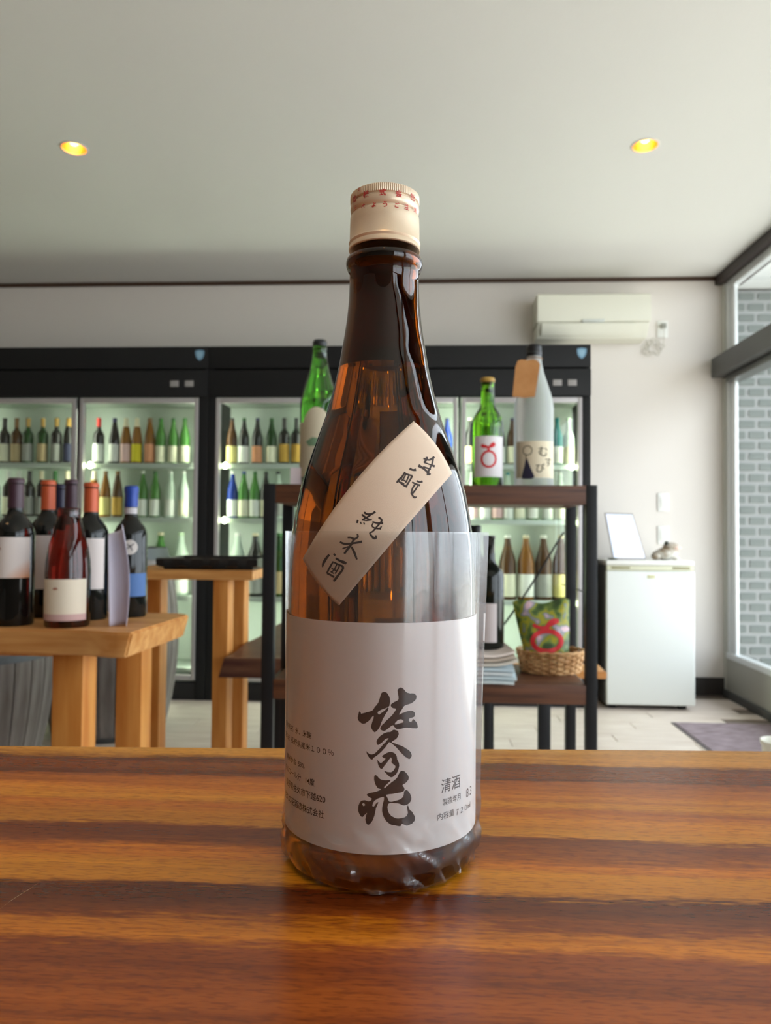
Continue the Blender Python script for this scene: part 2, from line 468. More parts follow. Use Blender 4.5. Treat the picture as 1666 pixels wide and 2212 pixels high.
nt.links.new(nz(1, (40, 320, 1), 4), bp.inputs['Height']); nt.links.new(bp.outputs[0], B.inputs['Normal'])
e0 = atz(0, 1609, ZK); e1 = atz(1666, 1620, ZK)
ct = thing('counter', 'glossy orange brown streaked wooden counter top under the tall sake bottle', 'counter', (0, .15, 0))
slope = (e1.y - e0.y) / (e1.x - e0.x)
ey = lambda x: e0.y + (x - e0.x) * slope
poly = [(-1.3, -.35), (1.3, -.35), (1.3, ey(1.3))]
for k in range(24, -1, -1):
    x = -1.25 + k * .1
    poly.append((x, ey(x) + .0015 * noise.noise(Vector((x * 5, 0, 0)))))
poly.append((-1.3, ey(-1.3)))
tb = prism_bm(poly, ZK - .042, ZK)
bmesh.ops.bevel(tb, geom=[e for e in tb.edges if all(v.co.z > ZK - .001 for v in e.verts) and all(v.co.y > .2 for v in e.verts)], offset=.003, segments=3, affect='EDGES')
top = obj('countertop', tb, cw, ct)
top.location = (0, -.15, 0)                        # keep object coordinates on the room's Y for the grain
for v in top.data.vertices: v.co.y += .15
obj('base_panel', box_bm(-1.25, 1.25, -.25, .36, 0, ZK - .042, .003), mat('counter_base', (110, 78, 56), .6), ct)
# a pale scratch at the left of the top
sc = [atz(x, y, ZK + .00012) for x, y in ((-10, 1972), (20, 1948), (45, 1932), (62, 1922), (84, 1906))]
bm = bmesh.new(); a = [bm.verts.new(p) for p in sc]; b = [bm.verts.new(p + Vector((0, .0009 if 0 < i < 4 else .0002, 0))) for i, p in enumerate(sc)]
for i in range(4): bm.faces.new((a[i], a[i + 1], b[i + 1], b[i]))
obj('scratch', bm, mat('pale_scratch', (190, 150, 105), .7), ct, 0)

# ================================================================== MAIN BOTTLE
D = .326
A = C + ray(826, 1150) * D; AX, AY = A.x, A.y
def zz(y, de):                                     # height of a row seen at distance de
    return EYE + (1150.5 - y) * de / F
ZT = ZK + .0003
prof = [(0, ZT + .004), (.026, ZT + .003), (.034, ZT + .0005), (.0375, ZT), (.0398, ZT + .0022), (.0408, ZT + .006), (.0410, ZT + .012)]
for y, r_ in ((1700, .0410), (1500, .0409), (1340, .0406), (1270, .0405), (1200, .0402), (1145, .0392), (1101, .0379), (1045, .0354), (990, .0318), (935, .0279), (900, .0254), (850, .0226), (795, .0200),
              (750, .0184), (700, .0168), (650, .0157), (610, .0154)):
    prof.append((r_, zz(y, D - r_ * r_ / D)))
ZR = zz(566, .325)                                 # glass collar
prof += [(.01535, ZR - .0034), (.0162, ZR - .0028), (.0169, ZR - .0012), (.0171, ZR + .0004), (.0168, ZR + .0018), (.0158, ZR + .0026), (.0149, ZR + .0032), (.0148, ZR + .0075), (.0142, ZR + .010), (.0142, ZR + .030)]
body = [p for p in prof]
spr = [(r_, z_) for r_, z_ in smooth(prof[6:24], 4)]
outer = prof[:6] + spr + prof[24:]
th = .0028
inner = [(max(r_ - th, .0005), z_) for r_, z_ in outer if z_ > ZT + .011]
lip = outer[-1]
ZL = zz(797, D)
cav = [(r_, z_) for r_, z_ in inner if z_ > ZL]      # the air space above the liquid
cav = [(0, ZL)] + [(cav[0][0] + .0004, ZL)] + cav
gp = outer + [(lip[0] - .002, lip[1] + .001)] + cav[::-1]
mb = thing('sake_bottle', 'tall amber glass sake bottle in clear film standing on the wooden counter', 'bottle', (AX, AY, ZT))
amber = glass('amber_glass', (.375, .17, .038), 0, 1.46)
obj('glass', lathe_bm(gp, 128, AX, AY), amber, mb, 60)
# the sake fills the body up to that level; glass and liquid bend light as one, the liquid only tints it
liq = [(r_, z_) for r_, z_ in inner if z_ < ZL - .001]
liq = [(0, ZT + .0085), (.030, ZT + .009)] + liq[1:] + [(liq[-1][0] - .001, ZL - .0008), (0, ZL - .0008)]
lm = bpy.data.materials.new('sake_tint'); lm.use_nodes = True; lm.node_tree.nodes.clear()
_t = lm.node_tree.nodes.new('ShaderNodeBsdfTransparent'); _t.inputs[0].default_value = (1, .96, .88, 1)
_o = lm.node_tree.nodes.new('ShaderNodeOutputMaterial'); lm.node_tree.links.new(_t.outputs[0], _o.inputs[0])
obj('liquid', lathe_bm(liq, 96, AX, AY), lm, mb, 60)

# --- cap
capm = vary(mat('cream_cap', (226, 208, 180), .36, .3), (222, 202, 172), (232, 214, 188), 30)
dc = D - .0155
cz = lambda y: EYE + (1150.5 - y) * dc / F
capz = [(0, cz(379)), (.0125, cz(379)), (.0143, cz(380)), (.0151, cz(383.5))]
knz0, knz1 = cz(384), cz(399)
cprof = [(.0151, knz1), (.0145, cz(401)), (.01455, cz(403)), (.0152, cz(406)), (.0153, cz(414)), (.0151, cz(421)), (.0143, cz(425.5)), (.0143, cz(427.5)), (.0151, cz(430.5)), (.0153, cz(434)),
         (.0154, cz(450)), (.0155, cz(487)), (.0157, cz(489)), (.0159, cz(491.5)), (.0157, cz(494)), (.01545, cz(496.5)), (.0156, cz(499)), (.0158, cz(502)), (.0159, cz(507)), (.0156, cz(508.5)), (.0144, cz(508.5)), (.0144, cz(500))]
bm = lathe_bm(capz + [(.0151, knz0)] + [(.0151, knz1)] + cprof[1:], 96, AX, AY)
cap = obj('cap', bm, capm, mb, 35)
n = 110; bm = bmesh.new()                           # knurled band: one rib ring with real teeth
rings = []
for zq, dr in ((knz0 + .0002, -.0001), (knz0 - .0003, .0), (knz1 + .0003, 0), (knz1, -.0001)):
    rings.append([bm.verts.new((AX + (.01515 + dr + (.00022 if k % 2 else 0)) * math.cos(PI * k / n), AY + (.01515 + dr + (.00022 if k % 2 else 0)) * math.sin(PI * k / n), zq)) for k in range(2 * n)])
for a_, b_ in zip(rings, rings[1:]):
    for k in range(2 * n): bm.faces.new((a_[k], a_[(k + 1) % (2 * n)], b_[(k + 1) % (2 * n)], b_[k]))
obj('knurled_band', bm, capm, cap, 20)

# --- surfaces for printing
def on_cyl(px, py, r_):
    d = ray(px, py); ox, oy = C.x - AX, C.y - AY
    a_ = d.x ** 2 + d.y ** 2; b_ = ox * d.x + oy * d.y; c_ = ox * ox + oy * oy - r_ * r_
    disc = b_ * b_ - a_ * c_
    if disc < 0: disc = 0
    t = (-b_ - math.sqrt(disc)) / a_
    return C + d * t
def ang_z(px, py, r_):
    p = on_cyl(px, py, r_); return math.atan2(p.x - AX, -(p.y - AY)), p.z
def cyl_pt(th_, z_, r_): return Vector((AX + r_ * math.sin(th_), AY - r_ * math.cos(th_), z_))

RLb = .04125
# label: straight lower body
zt_l = EYE + (1150.5 - 1345) * (D - RLb) / F; zb_l = EYE + (1150.5 - 1838) * (D - RLb) / F
def sheet_cyl(t0, t1, z0, z1, r_, thick, nt_=60, nz_=2, corner=0.0, rf=None):
    bm = bmesh.new(); g = []
    for j in range(nz_ + 1):
        row_ = []
        for i in range(nt_ + 1):
            th_ = t0 + (t1 - t0) * i / nt_; z_ = z0 + (z1 - z0) * j / nz_
            rr = rf(th_, z_) if rf else r_
            row_.append((bm.verts.new(cyl_pt(th_, z_, rr)), bm.verts.new(cyl_pt(th_, z_, rr - thick))))
        g.append(row_)
    for j in range(nz_):
        for i in range(nt_):
            a_, b_, c_, d_ = g[j][i], g[j][i + 1], g[j + 1][i + 1], g[j + 1][i]
            bm.faces.new((a_[0], b_[0], c_[0], d_[0])); bm.faces.new((a_[1], d_[1], c_[1], b_[1]))
    for i in range(nt_):
        bm.faces.new((g[0][i][0], g[0][i][1], g[0][i + 1][1], g[0][i + 1][0])); bm.faces.new((g[-1][i][0], g[-1][i + 1][0], g[-1][i + 1][1], g[-1][i][1]))
    for j in range(nz_):
        bm.faces.new((g[j][0][0], g[j + 1][0][0], g[j + 1][0][1], g[j][0][1])); bm.faces.new((g[j][-1][0], g[j][-1][1], g[j + 1][-1][1], g[j + 1][-1][0]))
    bmesh.ops.recalc_face_normals(bm, faces=bm.faces)
    return bm
lab_m = mat('label_paper', (244, 240, 238), .55, bump=(500, .05))
lab = obj('front_label', sheet_cyl(-1.75, 1.52, zb_l, zt_l, RLb, .00012, 80, 8), lab_m, mb, 30, label='large white paper label with black brush calligraphy')
ink = mat('brush_ink', (26, 18, 17), .6)
ink_grey = mat('grey_ink', (95, 90, 90), .6)
# calligraphy 佐久乃花: outlines read off an enlargement (6.144 px per photo px, origin 740,1460)
K = 6.144
P1 = [(550,212),(590,225),(625,285),(632,340),(622,395),(600,415),(540,440),(478,472),(466,488),(486,515),(520,490),(560,460),(603,420),(610,445),(575,505),(545,555),(518,615),(490,690),(435,745),(405,730),(382,685),(385,640),(410,570),(416,528),(390,550),(355,590),(310,625),(275,636),(240,620),(215,595),(200,558),(210,525),(220,474),(238,480),(250,503),(300,488),(370,470),(402,452),(440,400),(480,345),(500,280),(520,228)]
P2 = [(775,155),(815,178),(850,218),(900,232),(950,235),(978,262),(977,310),(940,345),(900,372),(830,390),(800,430),(770,480),(752,515),(800,492),(870,468),(915,463),(955,482),(963,520),(940,550),(895,562),(878,590),(900,612),(925,600),(938,572),(985,620),(998,668),(990,697),(930,695),(850,690),(790,698),(720,706),(690,680),(668,655),(620,690),(560,732),(520,722),(503,703),(520,660),(570,608),(650,530),(690,480),(708,438),(665,425),(640,393),(662,362),(720,332),(745,308),(740,250),(730,188)]
P2h = [(695,640),(708,615),(735,590),(775,578),(806,592),(802,616),(750,630),(708,645)]
P3 = [(690,715),(735,733),(747,772),(720,830),(655,875),(700,898),(790,933),(860,973),(905,1012),(920,1060),(905,1092),(880,1100),(820,1060),(750,990),(690,925),(628,880),(600,905),(560,960),(490,1030),(420,1085),(395,1110),(368,1100),(335,1060),(316,1000),(340,1022),(380,1040),(430,1028),(500,960),(560,890),(610,835),(592,828),(540,868),(500,905),(470,917),(451,890),(460,850),(500,800),(580,750),(640,742),(668,720)]
P4 = [(528,1062),(580,1028),(640,1010),(692,1025),(722,1070),(727,1110),(750,1158),(752,1210),(728,1280),(680,1332),(640,1346),(595,1310),(553,1262),(600,1275),(650,1275),(690,1240),(702,1200),(680,1175),(652,1150),(657,1110),(640,1082),(600,1140),(560,1190),(525,1236),(490,1212),(470,1160),(460,1112),(490,1145),(512,1158),(550,1128),(572,1097),(545,1088)]
P5 = [(435,1313),(470,1338),(500,1370),(570,1385),(638,1383),(600,1430),(556,1472),(562,1488),(610,1448),(670,1398),(720,1358),(745,1308),(780,1262),(830,1272),(870,1318),(880,1360),(852,1412),(798,1446),(816,1480),(822,1518),(780,1545),(700,1560),(620,1572),(582,1582),(602,1630),(626,1668),(700,1660),(760,1640),(800,1610),(815,1570),(822,1528),(860,1518),(896,1560),(914,1620),(900,1672),(850,1712),(800,1716),(740,1692),(680,1688),(620,1690),(598,1740),(608,1800),(650,1858),(720,1890),(790,1886),(842,1868),(866,1828),(866,1790),(854,1745),(870,1718),(890,1770),(932,1815),(962,1870),(956,1922),(920,1962),(850,1987),(790,1963),(770,1997),(700,1987),(640,1970),(580,1922),(540,1852),(526,1770),(543,1682),(552,1605),(500,1618),(450,1640),(420,1665),(396,1718),(415,1736),(448,1692),(478,1680),(450,1740),(436,1800),(415,1880),(385,1942),(345,1977),(315,1952),(305,1900),(313,1850),(328,1818),(290,1850),(265,1872),(235,1852),(210,1790),(213,1720),(240,1668),(290,1648),(340,1664),(375,1658),(388,1628),(345,1605),(322,1575),(370,1553),(440,1538),(514,1508),(470,1490),(440,1442),(423,1390),(423,1340)]
P5h = [(262,1700), (285, 1690), (300,1710), (280,1728)]
def rough_edge(loop, amp=2.2):
    s = smooth(loop, 3, True)
    return [(x + amp * random.uniform(-1, 1), y + amp * random.uniform(-1, 1)) for x, y in s]
bms = []
for outl, holes in ((P1, []), (P2, [P2h]), (P3, []), (P4, []), (P5, [P5h])):
    b = fill_bm([rough_edge(outl)] + [rough_edge(h) for h in holes], 45)
    bms.append(b)
bm = merge(bms)
for v in bm.verts: v.co = on_cyl(740 + v.co.x / K, 1460 + v.co.y / K, RLb + .00006)
obj('calligraphy', bm, ink, lab, 0, label='large black brush calligraphy of four characters')

def put_line(s, px, py, h, r_, m, parent, anchor='L', squeeze=1.0, name='lettering', lift=.00007, off=.006):
    """a line of type on the bottle, its lower left (L), lower right (R) or middle (C) at a photo point"""
    th_, z_ = ang_z(px, py, r_); bm, wd = text_bm(s, h, off)
    cut_bm(bm, .0012)
    k0 = {'L': 0, 'R': -wd * squeeze, 'C': -wd * squeeze / 2}[anchor]
    zo = -h / 2 if anchor == 'C' else 0
    for v in bm.verts:
        v.co = cyl_pt(th_ + (k0 + v.co.x * squeeze) / r_, z_ + zo + v.co.y, r_ + lift)
    if parent is None: return bm
    return obj(name, bm, m, parent, 0)
for s, px, py, h, a_, m_, q in (('原材料名  米、米麹', 673, 1597, .0027, 'R', ink, 1), ('原料米  長野県産米１００％', 721, 1634, .0027, 'R', ink, 1.05), ('精米歩合  59%', 658, 1662, .0026, 'R', ink, 1),
                         ('アルコール分   14度', 680, 1699, .0028, 'R', ink, 1), ('長野県佐久市下越620', 703, 1736, .0031, 'R', ink, .95), ('佐久の花酒造株式会社', 701, 1769, .0031, 'R', ink, .95),
                         ('清酒', 953, 1714, .0054, 'L', ink_grey, 1), ('製造年月', 956, 1741, .0027, 'L', ink_grey, 1), ('内容量', 945, 1773, .0027, 'L', ink_grey, 1.1),
                         ('７２０ml', 985, 1762, .0023, 'L', ink_grey, 1.1), ('8.3', 1007, 1724, .0036, 'L', ink_grey, 1)):
    put_line(s, px, py, h, RLb, m_, lab, a_, q)
# cap print in worn red
red = mat('red_print', (186, 52, 48), .5)
bms = []
for s, px, py, h in (('造', 766, 430, .0030), ('株', 791, 419, .0030), ('式', 827, 415, .0030), ('会', 862, 418, .0030), ('社', 892, 426, .0030),
                     ('ら', 768, 449, .0022), ('ぬ', 786, 445, .0022), ('よ', 808, 442, .0022), ('う', 832, 441, .0025), ('ご', 858, 443, .0022), ('注', 879, 447, .0026), ('意', 897, 454, .0024), ('®', 776, 409, .0013)):
    bms.append(put_line(s, px, py, h, .0154, red, None, 'C', 1.0, lift=.0001, off=.022))
obj('red_lettering', merge(bms), red, cap, 0)

# --- shoulder label laid on the glass, with brush writing
ob = lathe_bm([(r_ + .00012, z_) for r_, z_ in outer if z_ > ZT + .02 and r_ > .016], 160, AX, AY)
tree = BVHTree.FromBMesh(ob)
def on_glass(px, py, lift=0.0):
    d = ray(px, py).normalized()
    h, n_, i_, ds = tree.ray_cast(C, d)
    if h is None:
        return None
    n2 = Vector((h.x - AX, h.y - AY, 0)).normalized()
    return h + n2 * lift
TL, TR, BR, BL = (655, 1207), (893, 910), (976, 1023), (733, 1308)
def qpt(u, v):
    """u along the strip (0 lower left end, 1 upper right end), v across (0 upper left edge, 1 lower right edge)"""
    a_ = Vector(TL).lerp(Vector(TR), u); b_ = Vector(BL).lerp(Vector(BR), u)
    p = a_.lerp(b_, v)
    nrm = Vector((-0.78, -0.62))
    bul = 4 * u * (1 - u)
    p += nrm * bul * (17 * (1 - v) + 1.5 * v)
    e = 4 * v * (1 - v)
    p += Vector((.62, -.78)) * (-7 * e * (1 - u) + 9 * e * u)
    return p
bm = bmesh.new(); nu, nv = 48, 18; g = []
for i in range(nu + 1):
    g.append([])
    for j in range(nv + 1):
        p = qpt(i / nu, j / nv); q = on_glass(p.x, p.y, .0002)
        g[-1].append(bm.verts.new(q))
for i in range(nu):
    for j in range(nv): bm.faces.new((g[i][j], g[i + 1][j], g[i + 1][j + 1], g[i][j + 1]))
bmesh.ops.recalc_face_normals(bm, faces=bm.faces)
sm_ = mat('washi_paper', (226, 206, 184), .75, bump=(350, .25))
sl = obj('shoulder_label', bm, sm_, mb, 50, label='slanting beige strip label across the shoulder with brush writing')
md = sl.modifiers.new('thick', 'SOLIDIFY'); md.thickness = .00018; md.offset = 0
# strokes from an enlargement (3.6217 px per photo px, origin 600,880): (x, y, width)
ST = [ # 生
 [(1163,388,16),(1160,410,16),(1140,432,10)], [(1138,400,12),(1180,412,13),(1212,395,16),(1222,388,14)], [(1145,432,10),(1190,448,10),(1225,462,18)],
 [(1212,395,14),(1205,440,12),(1180,490,12),(1170,530,16)], [(1135,465,12),(1165,475,12),(1195,485,10)], [(1098,455,22),(1140,480,14),(1190,528,16)],
 # 酛
 [(1030,478,16),(1055,490,14),(1080,488,20)], [(995,505,12),(975,540,14),(945,570,16),(930,590,10)], [(990,515,12),(1030,530,12),(1052,535,14)], [(1052,535,14),(1030,575,12),(1000,625,14)],
 [(940,572,14),(970,598,12),(1000,618,14)], [(1003,520,10),(985,555,10),(968,575,9)], [(1028,525,10),(1012,565,10),(1000,590,9)], [(968,560,9),(1005,580,9)], [(965,585,8),(990,600,8)],
 [(1085,575,12),(1110,585,14),(1130,578,16)], [(1050,585,12),(1085,602,12),(1112,610,16)], [(1075,600,12),(1055,630,12),(1045,665,12),(1048,685,12)], [(1095,612,10),(1072,650,12),(1052,680,12),(1068,705,14),(1082,695,12),(1080,670,8)],
 # 純
 [(678,820,14),(700,835,14),(740,832,14),(765,815,16)], [(760,820,12),(715,850,12),(665,880,12)], [(660,838,12),(690,862,14),(720,880,12)], [(660,880,10),(700,885,10),(738,878,12)], [(630,880,14),(622,905,12)], [(650,895,9),(655,912,9)], [(675,900,9),(682,916,9)],
 [(742,895,12),(780,905,12),(826,905,18)], [(790,860,14),(815,885,14),(780,930,12),(745,970,12),(722,985,12),(750,1020,18),(768,1022,16),(768,1000,10)], [(748,905,9),(740,930,9),(775,948,10),(808,945,14)], [(812,930,10),(800,955,9)],
 # 米
 [(550,1018,12),(580,1020,12),(600,1045,14)], [(625,990,12),(628,1015,14),(590,1040,12)], [(490,1052,12),(530,1068,16),(600,1062,14),(662,1050,18)], [(600,1020,12),(580,1070,16),(545,1115,16),(525,1145,14)],
 [(560,1088,10),(530,1098,10),(510,1105,10)], [(580,1090,12),(600,1130,18),(622,1190,12)],
 # 酒
 [(442,1145,14),(455,1160,14)], [(408,1152,16),(385,1180,18),(362,1220,18),(355,1250,8)], [(458,1180,14),(490,1200,16),(520,1212,22),(540,1222,16)], [(440,1205,12),(410,1255,14),(388,1300,12)], [(445,1212,12),(480,1230,12),(512,1245,16),(510,1270,16),(480,1310,16),(450,1350,18),(440,1360,10)],
 [(392,1298,16),(420,1312,14),(445,1328,14)], [(468,1222,10),(450,1262,10),(425,1290,10)], [(490,1232,10),(470,1275,10),(452,1300,9)], [(425,1258,9),(465,1280,10)], [(418,1285,8),(445,1300,8)]]
bms = []
for i, st in enumerate(ST):
    st = [(x, y, max(7, wd_ * 1.08)) for x, y, wd_ in st]
    bms.append(fill_bm([ribbon_loop(st)], 30))
bm = merge(bms)
for v in bm.verts:
    q = on_glass(600 + v.co.x / 3.6217, 880 + v.co.y / 3.6217, .00036)
    v.co = q
obj('brush_writing', bm, mat('sumi_ink', (58, 46, 42), .6), sl, 0)

# --- clear film sleeve
pf = film('clear_film', (.97, .97, .97), .14, .022, (.82, .80, .80), base=.048, edge=.6)
zs_top = EYE + .0005
RS = .0424
bm = bmesh.new(); nt_, nz_ = 220, 110; g = []
def sleeve_r(th_, h_):                             # h_: 0 bottom .. 1 top
    base = .0415 + (RS - .0415) * max(0, (h_ - .55) / .45) ** 1.1
    if th_ < 0: base += 0
    seam = math.exp(-((th_ - 1.47) / .07) ** 2) * (.0012 + .0030 * h_)
    rp = .00010 * math.sin(th_ * 9 + 2 * h_) * (.4 + h_)
    crk = max(0, (.22 - h_) / .22)
    q = noise.noise(Vector((th_ * 3.1, h_ * 26, 1.7)))
    q2 = abs(noise.noise(Vector((th_ * 5 + h_ * 16, h_ * 12, 4.2))))
    f1 = abs(noise.noise(Vector((th_ * 2.3 + h_ * 9, h_ * 15 - th_ * 1.2, 9.1))))
    return base + seam + rp + crk * (.0016 * q + .0045 * (.30 - q2) + .003 * (.25 - f1))
for j in range(nz_ + 1):
    h_ = j / nz_; g.append([])
    for i in range(nt_):
        th_ = -PI + 2 * PI * i / nt_
        z_ = ZT + .0006 + (zs_top - ZT - .0006) * h_
        rr = max(sleeve_r(th_, h_), .04140 if h_ > .11 else .0413)
        if h_ < .06: rr -= (.06 - h_) * .045
        if h_ < .03: z_ += max(0, .004 * noise.noise(Vector((th_ * 2.2, 0, 8))))
        g[-1].append(bm.verts.new(cyl_pt(th_, z_, rr)))
for j in range(nz_):
    for i in range(nt_): bm.faces.new((g[j][i], g[j][(i + 1) % nt_], g[j + 1][(i + 1) % nt_], g[j + 1][i]))
obj('clear_film_sleeve', bm, pf, mb, 35, label='clear crinkled plastic film sleeve around the lower half')

# ================================================================== BOTTLE KIT FOR ALL THE OTHERS
SHAPES = {
 'sake': [(0, .012), (.7, .004), (.93, 0), (1, .02), (1, .3), (1, .56), (.97, .60), (.86, .66), (.68, .735), (.52, .80), (.41, .87), (.36, .93), (.37, .945), (.40, .95), (.37, .957), (.36, .965), (.36, .995), (0, 1)],
 'wine': [(0, .012), (.8, .003), (.95, 0), (1, .015), (1, .35), (1, .62), (.96, .655), (.84, .69), (.62, .725), (.45, .755), (.385, .79), (.37, .96), (.41, .965), (.41, .995), (0, 1)],
 'slope': [(0, .012), (.8, .003), (.95, 0), (1, .015), (1, .3), (1, .46), (.97, .53), (.88, .62), (.72, .72), (.56, .81), (.44, .88), (.39, .93), (.38, .97), (.42, .975), (.42, .995), (0, 1)],
 'rose': [(0, .012), (.8, .003), (.95, 0), (1, .015), (1, .3), (1, .46), (.97, .55), (.88, .66), (.76, .75), (.63, .84), (.53, .91), (.48, .95), (.47, .97), (.47, .98), (.47, .995), (0, 1)],
 'stout': [(0, .012), (.8, .003), (.95, 0), (1, .015), (1, .3), (1, .56), (.97, .60), (.88, .645), (.66, .70), (.50, .735), (.44, .79), (.42, .88), (.42, .97), (.46, .975), (.46, .995), (0, 1)]}
CAPS = {'sake': (.955, .45), 'wine': (.80, .43), 'slope': (.92, .46), 'rose': (.92, .46), 'stout': (.965, .50)}
cache = {}
def prof_r(sh, t):
    P = SHAPES[sh]
    for (r1, z1), (r2, z2) in zip(P[1:], P[2:]):
        if z1 <= t <= z2 and z2 > z1: return r1 + (r2 - r1) * (t - z1) / (z2 - z1)
    return P[-2][0]
def lab_mesh(R, z0, z1, m, ang=1.25, center=0.0, seg=14):
    key = ('lab', R, z0, z1, m.name, ang, center)
    if key not in cache:
        bm = bmesh.new(); g = []
        for j in (0, 1):
            g.append([])
            for i in range(seg + 1):
                t = center - ang + 2 * ang * i / seg; r_ = R + .0007; z_ = z0 + (z1 - z0) * j
                g[-1].append((bm.verts.new((r_ * math.sin(t), -r_ * math.cos(t), z_)), bm.verts.new(((r_ - .0004) * math.sin(t), -(r_ - .0004) * math.cos(t), z_))))
        for i in range(seg):
            a_, b_, c_, d_ = g[0][i], g[0][i + 1], g[1][i + 1], g[1][i]
            bm.faces.new((a_[0], b_[0], c_[0], d_[0])); bm.faces.new((a_[1], d_[1], c_[1], b_[1]))
            bm.faces.new((a_[0], a_[1], b_[1], b_[0])); bm.faces.new((c_[0], c_[1], d_[1], d_[0]))
        bmesh.ops.recalc_face_normals(bm, faces=bm.faces)
        cache[key] = mesh_of('label', bm, m, 40)
    return cache[key]
def bottle(name, label, loc, sh, R, H, gm, lm, cm, lz=(.08, .42), group=None, seg=28, cat='bottle', ang=1.25, cap0=None, rot=0, capname='cap', lname='label', center=0.0, neck=None):
    t = thing(name, label, cat, loc, group)
    t.rotation_euler.z = rot
    k = ('g', sh, R, H, gm.name, seg)
    if k not in cache: cache[k] = mesh_of('glass', lathe_bm([(r_ * R, z_ * H) for r_, z_ in SHAPES[sh]], seg), gm, 50)
    place('glass', cache[k], t)
    if cm:
        c0 = cap0 if cap0 is not None else CAPS[sh][0]
        k = ('c', sh, R, H, cm.name, c0)
        if k not in cache:
            pts = [(prof_r(sh, c0) * R - .0002, c0 * H)]
            n_ = 6
            for i in range(n_ + 1):
                q = c0 + (.993 - c0) * i / n_
                pts.append((prof_r(sh, q) * R + .0009, q * H))
            pts += [(prof_r(sh, .99) * R * .9, H * 1.004 + .001), (0, H * 1.004 + .0012)]
            cache[k] = mesh_of('cap', lathe_bm(pts, seg), cm, 50)
        place(capname, cache[k], t)
    if lm: place(lname, lab_mesh(R, lz[0] * H, lz[1] * H, lm, ang, center), t)
    if neck: place('neck_label', lab_mesh(prof_r(sh, neck[0]) * R + .0006, neck[0] * H, neck[1] * H, neck[2], 1.4), t)
    return t
def px_label(root, R, lz, bms_2d, name, m):
    pass
def wrap_on(bm, R, cz_, lift=.0009):
    """flat print in metres, centred on x=0, wrapped on the front of a bottle of radius R"""
    for v in bm.verts:
        t = v.co.x / R; v.co = Vector(((R + lift) * math.sin(t), -(R + lift) * math.cos(t), cz_ + v.co.y))
    return bm
def ring2d(cx, cy, rx, ry, wd, n_=40):
    o_ = [(cx + rx * math.cos(2 * PI * k / n_), cy + ry * math.sin(2 * PI * k / n_)) for k in range(n_)]
    i_ = [(cx + (rx - wd) * math.cos(2 * PI * k / n_), cy + (ry - wd) * math.sin(2 * PI * k / n_)) for k in range(n_)]
    return [o_, i_]

# ================================================================== DISPLAY REFRIGERATORS
YF = 4.44                                            # front of the doors
zf = lambda y: at(860, y, YF).z
xf = lambda x, y=1000: at(x, y, YF).x
ZH, ZG, ZD, ZB = zf(747), zf(797), zf(858), zf(1477)
interior = mat('fridge_liner', (204, 216, 204), .5)
tube_m = mat('fridge_tube', (230, 255, 225), .4, emit=(248, 255, 232), estr=42)
end_m = mat('fridge_lamp_end', (250, 255, 235), .4, emit=(245, 255, 205), estr=26)
frame_m = mat('door_frame_grey', (176, 172, 172), .4, .3)
shelf_m = mat('wire_shelf', (206, 220, 208), .35, .1)
door_glass = film('door_glass', (.93, .97, .95), .0, .0, base=.03, edge=.5)
shield_m = mat('blue_shield', (112, 150, 176), .4)
SH = [at(300, 1003, 4.52).z, at(300, 1119, 4.52).z, at(300, 1287, 4.52).z, at(300, 1440, 4.52).z]
